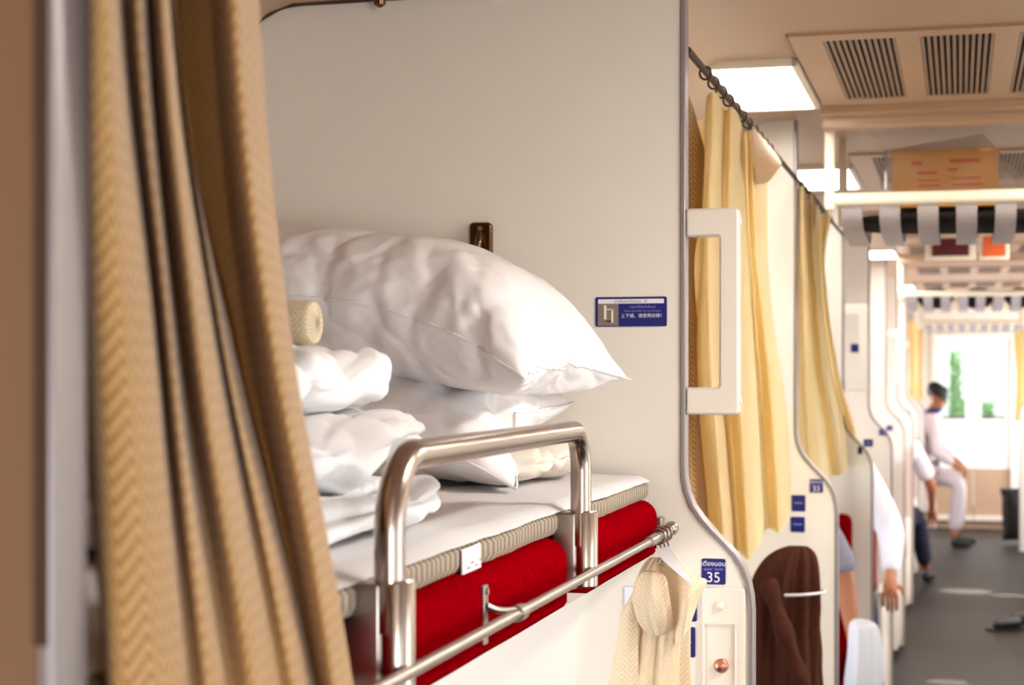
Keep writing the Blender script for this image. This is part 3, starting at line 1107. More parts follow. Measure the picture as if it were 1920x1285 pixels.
# ------------------------------------------------------------------ curtain rod on the berth edge
t = thing('curtain_rod', 'thin steel curtain rod along the lower edge of the berth', 'rod', (-0.425, 1.72, 1.35))
rx_, rz_ = -0.429, 1.359
pth = [(rx_, y, rz_) for y in (1.20, 1.4, 1.6, 2.0, 2.3, 2.42)] + [(rx_, 2.50, rz_), (rx_ - 0.001, 2.56, rz_), (rx_ - 0.002, 2.60, rz_ + 0.001)]
kid(MB().tube(pth, 0.0056, 14), 'rod', M['steel2'], t, smooth=60)
kid(MB().tube([(rx_, 2.40, rz_), (rx_, 2.47, rz_)], 0.0078, 14), 'collar', M['steel2'], t, smooth=40)
kid(MB().lathe([(0.004, 2.598), (0.009, 2.602), (0.0115, 2.612), (0.009, 2.622), (0.003, 2.626)], (rx_ - 0.002, 0, rz_ + 0.001), 'Y', 16), 'finial', M['steel2'], t, smooth=60)
kid(MB().tube([(rx_ - 0.002, 2.61, rz_), (rx_ - 0.03, 2.625, rz_), (rx_ - 0.035, 2.657, rz_)], 0.0045, 10), 'wall_arm', M['steel2'], t, smooth=60)
by = 1.612
b = kid(MB().box(BX - 0.001, BX + 0.003, by - 0.007, by + 0.007, 1.334, 1.392, 0.001), 'bracket', M['steel2'], t)
kid(MB().tube(spline([(BX + 0.003, by, 1.372), (BX + 0.012, by + 0.012, 1.366), (BX + 0.022, by + 0.04, 1.363), (rx_, by + 0.05, 1.361)], 5), 0.0035, 8), 'bracket_arm', M['steel2'], t, smooth=60).parent = b
kid(MB().tube([(rx_, by + 0.038, rz_), (rx_, by + 0.062, rz_)], 0.0085, 14), 'bracket_ring', M['steel2'], t, smooth=40).parent = b
kid(MB().lathe([(0.0035, BX), (0.0035, BX + 0.005)], (0, by, 1.386), 'X', 10), 'screw', M['steel2'], t).parent = b

# metal clips on the end of the rod, holding the tied curtain
for i, y in enumerate((2.475, 2.505, 2.535)):
    ring = [(rx_ + 0.011 * cos(a), y + 0.012 * sin(a * 0.5), rz_ + 0.011 * sin(a)) for a in [2 * pi * q / 14 for q in range(15)]]
    tail = spline([(rx_ + 0.004, y, rz_ - 0.010), (rx_ + 0.010, y - 0.012, rz_ - 0.022), (rx_ + 0.004, y - 0.018, rz_ - 0.036), (rx_ + 0.010, y - 0.008, rz_ - 0.040)], 5)
    o = MB().tube(ring, 0.0018, 8).tube(tail, 0.0016, 8).build('curtain_clip', M['steel2'], smooth=60, loc=(rx_, y, rz_))
    tag(o, ['wire curtain clip nearest the steel collar of the rod', 'wire curtain clip in the middle of the three on the rod', 'wire curtain clip next to the rod finial'][i], 'clip', 'wire clips on the rod end')

# lower curtain gathered and tied at the end of the rod
t = thing('tied_curtain', 'pale gold herringbone curtain tied up at the end of the rod', 'curtain', (-0.405, 2.5, 1.33))
cy = 2.5


def lv(py, pl, pr, d=2.5):
    a_, b_ = at(pl, py, Y=d), at(pr, py, Y=d)
    return (a_.z, (a_.x + b_.x) / 2 + 0.003, d, (b_.x - a_.x) / 2, (b_.x - a_.x) / 2 * 0.8)


mb = bundle([lv(1046, 1216, 1250), lv(1062, 1204, 1256), lv(1090, 1192, 1272), lv(1130, 1184, 1284), lv(1180, 1172, 1284), lv(1230, 1160, 1284), lv(1285, 1146, 1286), lv(1420, 1130, 1292), lv(1600, 1110, 1300)], 9, 0.16, 5, 120, 6)
kid(mb, 'body', M['curtain3'], t, smooth=60)
# pulled-through loop of cloth
l0 = at(1222, 1130, Y=2.455)
mb = bundle([(l0.z + 0.045, l0.x, l0.y, 0.008, 0.008), (l0.z + 0.036, l0.x, l0.y, 0.02, 0.016), (l0.z + 0.01, l0.x, l0.y - 0.004, 0.025, 0.020), (l0.z - 0.02, l0.x + 0.004, l0.y, 0.025, 0.020), (l0.z - 0.042, l0.x + 0.006, l0.y + 0.01, 0.018, 0.014), (l0.z - 0.05, l0.x + 0.006, l0.y + 0.012, 0.005, 0.005)], 5, 0.17, 8, 72, 6)
kid(mb, 'loop', M['curtain3'], t, smooth=60)
# the free corner standing out towards the sticker
r0 = [[at(1244, 1024, Y=2.50), at(1262, 1034, Y=2.47), at(1276, 1052, Y=2.49)], [at(1248, 1062, Y=2.49), at(1282, 1068, Y=2.455), at(1306, 1080, Y=2.48)], [at(1258, 1105, Y=2.48), at(1292, 1098, Y=2.44), at(1326, 1090, Y=2.47)],
      [at(1262, 1150, Y=2.475), at(1288, 1142, Y=2.435), at(1312, 1126, Y=2.47)], [at(1264, 1210, Y=2.47), at(1280, 1200, Y=2.45), at(1292, 1182, Y=2.48)]]
kid(cloth_grid(r0, 8, 6, 0.004), 'loose_corner', M['curtain3'], t, smooth=180)
r1 = [[at(1228, 1030, Y=2.465), at(1256, 1024, Y=2.46)], [at(1244, 1052, Y=2.445), at(1272, 1050, Y=2.44)], [at(1276, 1080, Y=2.43), at(1288, 1076, Y=2.43)], [at(1300, 1098, Y=2.43), at(1305, 1100, Y=2.43)]]
kid(cloth_grid(r1, 6, 6), 'tie_ribbon', M['sheet'], t, smooth=180)
r2 = [[at(1206, 1085, Y=2.46), at(1190, 1100, Y=2.46), at(1184, 1120, Y=2.47)], [at(1196, 1140, Y=2.455), at(1176, 1146, Y=2.45), at(1162, 1150, Y=2.47)], [at(1196, 1190, Y=2.455), at(1172, 1190, Y=2.45), at(1158, 1182, Y=2.47)], [at(1196, 1290, Y=2.455), at(1168, 1290, Y=2.45), at(1140, 1290, Y=2.47)], [at(1190, 1400, Y=2.455), at(1160, 1400, Y=2.45), at(1126, 1400, Y=2.47)]]
kid(cloth_grid(r2, 8, 6, 0.004, 4), 'side_fold', M['curtain3'], t, smooth=180)


# ------------------------------------------------------------------ long curtains on the upper rails
def rail(name, lab, y0, y1, ringys, x=-0.42, z=2.115):
    t = thing(name, lab, 'rail', (x, (y0 + y1) / 2, z), 'curtain rails above the berths')
    kid(MB().tube([(x, y0, z), (x, y1, z)], 0.006, 12), 'tube', M['seal'], t, smooth=60)
    for y in ringys:
        kid(MB().tube([(x + 0.010 * cos(a), y, z - 0.003 + 0.011 * sin(a)) for a in [2 * pi * q / 12 for q in range(13)]], 0.002, 6), 'ring', M['seal'], t, smooth=60)
    return t


def sheet_from(cols, zs, base=None):
    """cols: (px per row ..., X or tuple of X per row); rows are heights zs"""
    rows = []
    for r, z in enumerate(zs):
        row = []
        for c in cols:
            X = c[1] if not isinstance(c[1], (tuple, list)) else c[1][r]
            Y = X / tx(c[0][r])
            row.append(Vector((X, Y, z)))
        rows.append(row)
    return rows


NC = [  # px at frame top, middle, bottom; X
    (140, 150, 203, -0.50), (158, 166, 217, -0.428), (186, 228, 292, -0.405), (214, 284, 350, -0.416), (227, 296, 364, -0.452),
    (250, 313, 390, -0.413), (268, 328, 417, -0.424), (277, 337, 430, -0.458), (297, 366, 470, -0.408), (315, 396, 508, -0.424),
    (322, 410, 518, -0.458), (330, 421, 541, -0.436), (332, 432, 566, -0.475), (352, 446, 574, -0.545), (384, 464, 588, -0.47),
    (428, 506, 612, -0.42), (468, 534, 632, -0.428), (484, 546, 641, -0.447), (489, 550, 645, -0.452)]
zs = [2.10, 1.815, 1.62, 1.42, 1.20]
cols = []
for a, b, c, X in NC:
    Xu = X - 0.05 if X < -0.465 else X          # deep pleat above, drawn flat over the berth edge below
    Xl = -0.398 + (X + 0.405) * 0.3
    cols.append(((a + (a - b) * 0.25, a, b, c, c + (c - b) * 0.8), (Xu, Xu, X, Xl, Xl)))
rows = sheet_from(cols, zs)
rail('curtain_rail', 'steel curtain rail above the open berth', 0.80, 1.90, [0.80 + 0.03 * i for i in range(6)])
t = thing('berth_curtain', 'long gold herringbone curtain bunched at the near end of the open berth', 'curtain', (-0.43, 0.95, 2.1))
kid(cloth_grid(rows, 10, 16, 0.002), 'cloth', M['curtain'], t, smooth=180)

# second bay
zs = [2.09, 1.97, 1.80, 1.60, 1.40, 1.24]
def xs_(*v):
    return v
B2 = [
    (xs_(1262, 1262, 1262, 1262, 1262, 1264), -0.56), (xs_(1290, 1288, 1284, 1280, 1290, 1300), -0.51),     (xs_(1321, 1316, 1309, 1302, 1316, 1330), -0.475), (xs_(1326, 1324, 1318, 1312, 1330, 1342), -0.430), (xs_(1345, 1344, 1338, 1336, 1352, 1362), -0.412), (xs_(1358, 1356, 1352, 1356, 1374, 1384), -0.424),
    (xs_(1372, 1372, 1376, 1384, 1396, 1402), -0.406), (xs_(1388, 1390, 1396, 1410, 1418, 1424), -0.41), (xs_(1396, 1400, 1408, 1424, 1432, 1438), -0.424), (xs_(1412, 1414, 1424, 1442, 1456, 1462), -0.404),
    (xs_(1426, 1428, 1436, 1456, 1472, 1478), -0.415), (xs_(1440, 1440, 1444, 1465, 1482, 1487), -0.445)]
B2 = [(p_, tuple(X if (r < 3 or X < -0.44) else -0.415 + (X + 0.415) * 2.0 for r in range(6))) for p_, X in B2]
rows = sheet_from(B2, zs)
rail('curtain_rail', 'steel curtain rail beside the bright square ceiling lamp', 2.70, 4.55, [2.90 + 0.10 * i for i in range(11)])
t = thing('berth_curtain', 'bright yellow lit curtain beyond the white wall handle', 'curtain', (-0.43, 3.3, 2.1))
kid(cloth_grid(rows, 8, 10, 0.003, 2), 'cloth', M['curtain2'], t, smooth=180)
# its turned-back end hanging close to the partition
A2 = [(xs_(1272, 1272, 1272, 1272, 1272, 1272), -0.50), (xs_(1284, 1288, 1284, 1284, 1286, 1290), -0.47), (xs_(1288, 1308, 1292, 1300, 1306, 1316), -0.455), (xs_(1292, 1331, 1299, 1316, 1326, 1340), -0.462), (xs_(1294, 1333, 1301, 1322, 1332, 1346), -0.475)]
rows = sheet_from(A2, zs)
kid(cloth_grid(rows, 8, 10, 0.003, 5), 'turned_back_edge', M['curtain'], t, smooth=180)  # darker cloth colour paints this end as the shaded side
# corner flopping over at the far end of the heading
F2 = [[at(1412, 236, X=-0.40), at(1440, 270, X=-0.42), at(1452, 285, X=-0.44)], [at(1412, 270, X=-0.385), at(1445, 290, X=-0.39), at(1466, 304, X=-0.41)], [at(1414, 310, X=-0.385), at(1440, 322, X=-0.39), at(1458, 318, X=-0.40)], [at(1420, 345, X=-0.395), at(1432, 345, X=-0.40), at(1444, 338, X=-0.41)]]
kid(cloth_grid(F2, 8, 8, 0.003, 9), 'flopped_corner', M['curtain'], t, smooth=180)  # shade on this corner put in by the darker cloth colour

# third bay
zs = [2.09, 1.90, 1.60, 1.40, 1.25]
B3 = [(xs_(1488, 1489, 1490, 1492, 1500), -0.46), (xs_(1499, 1499, 1502, 1512, 1522), -0.415), (xs_(1508, 1510, 1520, 1535, 1545), -0.395), (xs_(1514, 1518, 1530, 1548, 1558), -0.425), (xs_(1522, 1526, 1545, 1564, 1576), -0.39),
      (xs_(1532, 1534, 1556, 1578, 1590), -0.405), (xs_(1540, 1540, 1563, 1586, 1598), -0.42), (xs_(1552, 1544, 1570, 1598, 1614), -0.385), (xs_(1558, 1547, 1573, 1603, 1618), -0.395)]
rows = sheet_from(B3, zs)
rail('curtain_rail', 'steel curtain rail beside the second ceiling lamp', 4.6, 6.45, [4.7 + 0.12 * i for i in range(10)])
t = thing('berth_curtain', 'pale gold curtain left of the first luggage rack', 'curtain', (-0.43, 5.3, 2.1))
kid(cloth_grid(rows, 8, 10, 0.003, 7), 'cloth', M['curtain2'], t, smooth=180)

# curtains tied back far down the carriage
for i, (px, Y, py0, py1, hw, m_, lab) in enumerate(((1712, 13.0, 640, 745, 0.03, 'curtain2', 'narrow gold curtain tied back past the third lamp'), (1723, 15.6, 650, 750, 0.04, 'curtain2', 'narrow gold curtain tied back behind the leaning man'), (1915, 16.6, 640, 790, 0.06, 'curtain2', 'tan curtain hanging across the aisle by the end doors'))):
    a_, b_ = at(px, py0, Y=Y), at(px, py1, Y=Y)
    o = bundle([(a_.z + 0.15, a_.x, Y, hw, 0.06), (a_.z, a_.x, Y, hw, 0.06), ((a_.z + b_.z) / 2, a_.x, Y, hw * 0.75, 0.05), (b_.z, b_.x, Y, hw, 0.06)], 7, 0.12, i, 64, 5).build('berth_curtain', M[m_], smooth=60, loc=(a_.x, Y, b_.z))
    tag(o, lab, 'curtain')


# ------------------------------------------------------------------ handles on the partitions
def make_handle():
    t = thing('grab_handle', '', 'handle', (0, 0, 0), 'cream grab handles on the partition edges')
    # outline in X (out from the edge) and Z
    H, D = 0.324, 0.083
    out_ = rrect(D / 2, H / 2, D, H, 0.006)
    mb = MB()
    bm = bmesh.new()
    ring = [(0, 0), (D, 0), (D, H), (0, H)]
    parts = [(0, D, 0, 0.043), (0, D, H - 0.044, H), (0.052, D, 0.03, H - 0.03)]
    pl = [(0, 0), (D - 0.004, 0), (D, 0.005), (D, H - 0.005), (D - 0.004, H), (0, H), (0, H - 0.044), (0.050, H - 0.044), (0.052, H - 0.047), (0.052, 0.046), (0.050, 0.043), (0, 0.043)]
    o = mb.prism(pl, 'Y', -0.014, 0.014).build('bar', M['plastic'], t, bev=0.004, smooth=35)
    bar_ = o
    for z in (0.022, H - 0.022):
        MB().lathe([(0.0055, D - 0.001), (0.0055, D + 0.002), (0.004, D + 0.003)], (0, 0, z), 'X', 12).build('screw_cap', M['cream'], bar_, smooth=40)
    return t


h0 = make_handle()
for i, (k, lab) in enumerate(((1, 'large cream grab handle beside the bright curtain'), (3, 'small distant grab handle right of the second curtain'), (5, 'tiny distant grab handle at the fifth partition'), (7, 'tiny grab handle at the seventh partition'))):
    o = h0 if i == 0 else copy_tree(h0)
    o.location = (EX_UP + 0.0005, py_(k) + TH / 2, at(1280, 778, Y=P1Y).z)
    o['label'] = lab

# ------------------------------------------------------------------ blue stickers and the switch panel
FACE = (R(90), 0, 0)


def plate(name, lab, px0, px1, py0, py1, k, m_='blue', r=0.003, cat='sign', group=None):
    Y = py_(k)
    a_, b_ = at(px0, py1, Y=Y), at(px1, py0, Y=Y)
    w_, h_ = b_.x - a_.x, b_.z - a_.z
    t = thing(name, lab, cat, ((a_.x + b_.x) / 2, Y + 0.003, (a_.z + b_.z) / 2), group)
    MB().prism(rrect(0, 0, w_, h_, min(r, w_ / 4, h_ / 4)), 'Y', -0.0015, 0).build('plate', M[m_], t)
    return t, w_, h_


t, w_, h_ = plate('instruction_sign', 'wide blue instruction sticker on the partition above the pillow tip', 1116, 1250, 556, 613, 1)
MB().prism(rrect(0, h_ / 2 - 0.0070, w_ * 0.92, 0.0072, 0.001), 'Y', -0.0022, -0.0014).build('white_band', M['white'], t)
text('ทางขึ้นลงเตียงบน  35', 0.0062, M['signgrey'], t, (0, -0.0025, h_ / 2 - 0.0072), FACE)
pw_ = w_ * 0.29
MB().box(-w_ / 2 + 0.004, -w_ / 2 + 0.004 + pw_, -0.0022, -0.0014, -h_ / 2 + 0.0015, h_ / 2 - 0.0110).build('picture', M['signgrey'], t)
pc = MB()
x_ = -w_ / 2 + 0.004
pc.box(x_ + 0.010, x_ + 0.014, -0.003, -0.0021, -0.012, h_ / 2 - 0.013)
pc.box(x_ + 0.022, x_ + 0.025, -0.003, -0.0021, -0.017, h_ / 2 - 0.019).box(x_ + 0.012, x_ + 0.024, -0.003, -0.0021, 0.003, 0.0045)
pc.build('picture_ladder', M['cream'], t)
MB().box(x_ + 0.014, x_ + 0.022, -0.003, -0.0021, -0.0165, -0.0135, 0).build('picture_step', M['seal'], t)
xc = pw_ / 2 + 0.002
text('กรุณาใช้บันไดขึ้นลง', 0.0055, M['signlt'], t, (xc, -0.0022, 0.0075), FACE)
text('Please use ladder for up and down', 0.0042, M['signlt'], t, (xc, -0.0022, 0.0012), FACE)
text('上下铺、请使用扶梯！', 0.0070, M['white'], t, (xc, -0.0022, -0.0068), FACE)


def berth_sign(t, w_, h_, num):
    text('เตียงนอน', h_ * 0.25, M['white'], t, (0, -0.002, h_ * 0.30), FACE)
    text('upper  berth', h_ * 0.15, M['signlt'], t, (0, -0.002, h_ * 0.10), FACE)
    text(num, h_ * 0.56, M['white'], t, (0, -0.002, -h_ * 0.24), FACE)


t, w_, h_ = plate('berth_number_sign', 'square blue sticker with the number 35 beside the tied curtain', 1315, 1360, 1049, 1096, 1)
berth_sign(t, w_, h_, '35')
t, w_, h_ = plate('information_sticker', 'small blue sticker half hidden by the tied curtain, upper of two', 1262, 1306, 1134, 1165, 1)
text('i', h_ * 0.5, M['white'], t, (w_ * 0.2, -0.002, 0), FACE)
t, w_, h_ = plate('information_sticker', 'small blue sticker half hidden by the tied curtain, lower of two', 1258, 1303, 1177, 1232, 1)
MB().box(-w_ * 0.1, w_ * 0.35, -0.0022, -0.0014, -0.001, 0.001).build('line', M['signlt'], t)
t, w_, h_ = plate('outline_sticker', 'pale sticker outlined in lavender on the wall left of the tied curtain', 1169, 1190, 1100, 1141, 1, 'lav')
MB().box(-w_ / 2 + 0.0014, w_ / 2 - 0.0014, -0.0022, -0.0014, -h_ / 2 + 0.0014, h_ / 2 - 0.0014).build('centre', M['white'], t)
t, w_, h_ = plate('berth_number_sign', 'small blue number sticker high on the second partition', 1518, 1543, 899, 924, 2)
berth_sign(t, w_, h_, '33')
t, w_, h_ = plate('information_sticker', 'blue sticker on the second partition, upper of two beside the bright curtain', 1484, 1510, 929, 959, 2)
MB().box(-w_ * 0.3, w_ * 0.3, -0.0022, -0.0014, -0.001, 0.002).build('line', M['signlt'], t)
t, w_, h_ = plate('information_sticker', 'blue sticker on the second partition, lower of two beside the bright curtain', 1482, 1509, 970, 998, 2)
MB().box(-w_ * 0.3, w_ * 0.3, -0.0022, -0.0014, -0.001, 0.002).build('line', M['signlt'], t)
t, w_, h_ = plate('berth_number_sign', 'blue number sticker on the third partition', 1619, 1637, 824, 838, 3)
MB().box(-w_ * 0.3, w_ * 0.3, -0.0022, -0.0014, -0.002, 0.002).build('line', M['signlt'], t)
t, w_, h_ = plate('black_sticker', 'dark sticker on the third partition by the curtain hem', 1608, 1617, 838, 852, 3, 'navy')
for k, (px, py) in ((4, (1655, 811)), (5, (1668, 803)), (6, (1682, 789)), (7, (1703, 775))):
    s = 7 - (k - 4)
    t, w_, h_ = plate('berth_number_sign', 'tiny blue number sticker on the %s partition' % ORD[k - 1 + 1], px - s, px + s, py - s + 1, py + s - 1, k)
    MB().box(-w_ * 0.25, w_ * 0.25, -0.0022, -0.0014, -0.003, 0.003).build('line', M['signlt'], t)
t, w_, h_ = plate('information_sticker', 'blue sticker seen inside the distant grab handle', 1595, 1614, 645, 661, 4)

# switch panel with the copper button
Y = P1Y
a_, b_ = at(1316, 1320, Y=Y), at(1397, 1104, Y=Y)
t = thing('switch_panel', 'cream switch panel with a copper button below the number 35', 'panel', (a_.x, Y, a_.z))
kid(MB().prism(rrect((a_.x + b_.x) / 2, (a_.z + b_.z) / 2, b_.x - a_.x, b_.z - a_.z, 0.004), 'Y', Y - 0.003, Y + 0.004), 'plate', M['plastic'], t, smooth=30, bev=0.0015)
c_, e_ = at(1319, 1310, Y=Y), at(1381, 1169, Y=Y)
fr = MB()
q = 0.0025
fr.box(c_.x, e_.x, Y - 0.007, Y - 0.002, e_.z - q, e_.z).box(c_.x, c_.x + q, Y - 0.007, Y - 0.002, c_.z, e_.z).box(e_.x - q, e_.x, Y - 0.007, Y - 0.002, c_.z, e_.z)
kid(fr, 'raised_frame', M['plastic'], t, bev=0.001)
d_ = at(1349, 1136, Y=Y)
kid(MB().lathe([(0.008, Y - 0.003), (0.0075, Y - 0.006), (0.004, Y - 0.009), (0.001, Y - 0.010)], (d_.x, 0, d_.z), 'Y', 20), 'indicator', M['cream'], t, smooth=60)
d_ = at(1353, 1248, Y=Y)
cb_ = kid(MB().lathe([(0.0112, Y - 0.003), (0.0112, Y - 0.007), (0.0095, Y - 0.009), (0.002, Y - 0.011)], (d_.x, 0, d_.z), 'Y', 20), 'copper_button', M['copper'], t, smooth=50)
kid(MB().lathe([(0.003, Y - 0.0116), (0.003, Y - 0.0095)], (d_.x - 0.002, 0, d_.z - 0.005), 'Y', 10), 'keyhole', M['seal'], t).parent = cb_

# ------------------------------------------------------------------ brown garment hanging on the second partition
hy = 4.22


def lv2(py, pl, pr, d=hy, k=0.75):
    a_, b_ = at(pl, py, Y=d), at(pr, py, Y=d)
    return (a_.z, (a_.x + b_.x) / 2, d, (b_.x - a_.x) / 2, (b_.x - a_.x) / 2 * k)


t = thing('hanging_jacket', 'dark brown cloth jacket hanging below the bright curtain', 'jacket', (-0.4, hy, 1.1))
kid(bundle([lv2(1024, 1480, 1512), lv2(1034, 1456, 1522), lv2(1056, 1434, 1529), lv2(1090, 1418, 1532), lv2(1135, 1413, 1533), lv2(1180, 1411, 1531), lv2(1230, 1408, 1533), lv2(1300, 1404, 1534), lv2(1460, 1402, 1536)], 9, 0.19, 12, 110, 6), 'cloth', M['brown'], t, smooth=60)
b_ = kid(MB().tube([(-0.395 + (0.076 * cos(a)), hy + 0.062 * sin(a), at(1500, 1111, Y=hy).z + 0.004 * cos(a)) for a in [2 * pi * q / 24 for q in range(25)]], 0.0035, 8), 'cord', M['sheet'], t, smooth=60)
b_['label'] = 'pale tie cord'
e0 = at(1466, 1140, Y=4.12)
kid(MB().tube(spline([at(1440, 1090, Y=4.13), at(1462, 1160, Y=4.11), at(1490, 1240, Y=4.11), at(1515, 1330, Y=4.13)], 6), [0.02 + 0.004 * sin(i) for i in range(19)], 14), 'sleeve', M['brown'], t, smooth=60)


# ------------------------------------------------------------------ seats
def make_seat(f):
    """bench seat with its back against a partition at y = 0, looking along f; aisle end at x = 0, going to -X"""
    t = thing('train_seat', '', 'seat', (0, 0, 0), 'red seats of the lower berths')
    W = 0.78

    def bx(x0, x1, y0, y1, z0, z1, b_, nm, m_):
        y0, y1 = sorted((y0 * f, y1 * f))
        MB().box(x0, x1, y0, y1, z0, z1, b_).build(nm, M[m_], t, smooth=40)
    bx(-W, 0, 0.02, 0.50, 0.05, 0.36, 0.01, 'base', 'plastic')
    bx(-W, -0.05, 0.05, 0.55, 0.36, 0.47, 0.03, 'cushion', 'red')
    bx(-W, -0.05, 0.015, 0.12, 0.45, 1.08, 0.03, 'backrest', 'red')
    bx(-0.045, 0.0, 0.02, 0.46, 0.36, 0.60, 0.012, 'armrest', 'plastic')
    MB().tube([(-0.02, 0.44 * f, 0.05), (-0.02, 0.44 * f, 0.60)], 0.018, 12).build('post', M['slat'], t, smooth=40)
    return t


seats = {1: make_seat(1), -1: make_seat(-1)}
used = set()
for side in ('berth', 'opposite'):
    for k in (range(2, 9) if side == 'berth' else range(5, 8)):
        for face in (1, -1):
            if side == 'berth' and ((k == 8 and face == -1) or k == 2):
                continue
            kind_ = face if side == 'berth' else -face
            o = copy_tree(seats[kind_]) if kind_ in used else seats[kind_]
            used.add(kind_)
            o.location = (-0.335 if side == 'berth' else 2 * MID + 0.335, py_(k) + TH if face == 1 else py_(k), 0)
            if side == 'opposite':
                o.rotation_euler = (0, 0, pi)
            o['label'] = 'red bench seat on the %s side, back against the %s partition, facing %s' % ('curtained' if side == 'berth' else 'opposite', ORD[k], 'the end doors' if face == 1 else 'the viewer')


# ------------------------------------------------------------------ people
def skin_mesh(name, joints, bones, m_, parent, sub=2):
    """one continuous surface grown over a branching skeleton; joints: name -> (pos, radius)"""
    names = list(joints)
    me = bpy.data.meshes.new(name)
    me.from_pydata([joints[n_][0] for n_ in names], [(names.index(a), names.index(b)) for a, b in bones], [])
    ob = bpy.data.objects.new(name, me)
    COL.objects.link(ob)
    md = ob.modifiers.new('skin', 'SKIN')
    md.use_smooth_shade = True
    for i, n_ in enumerate(names):
        sv = me.skin_vertices[0].data[i]
        r_ = joints[n_][1]
        sv.radius = r_ if isinstance(r_, tuple) else (r_, r_)
        sv.use_root = (i == 0)
    ms = ob.modifiers.new('sub', 'SUBSURF')
    ms.levels = ms.render_levels = sub
    dg = bpy.context.evaluated_depsgraph_get()
    dg.update()
    em = bpy.data.meshes.new_from_object(ob.evaluated_get(dg))
    bpy.data.objects.remove(ob)
    em.materials.clear()
    em.materials.append(m_)
    em.shade_smooth()
    o = bpy.data.objects.new(name, em)
    COL.objects.link(o)
    o.parent = parent
    return o


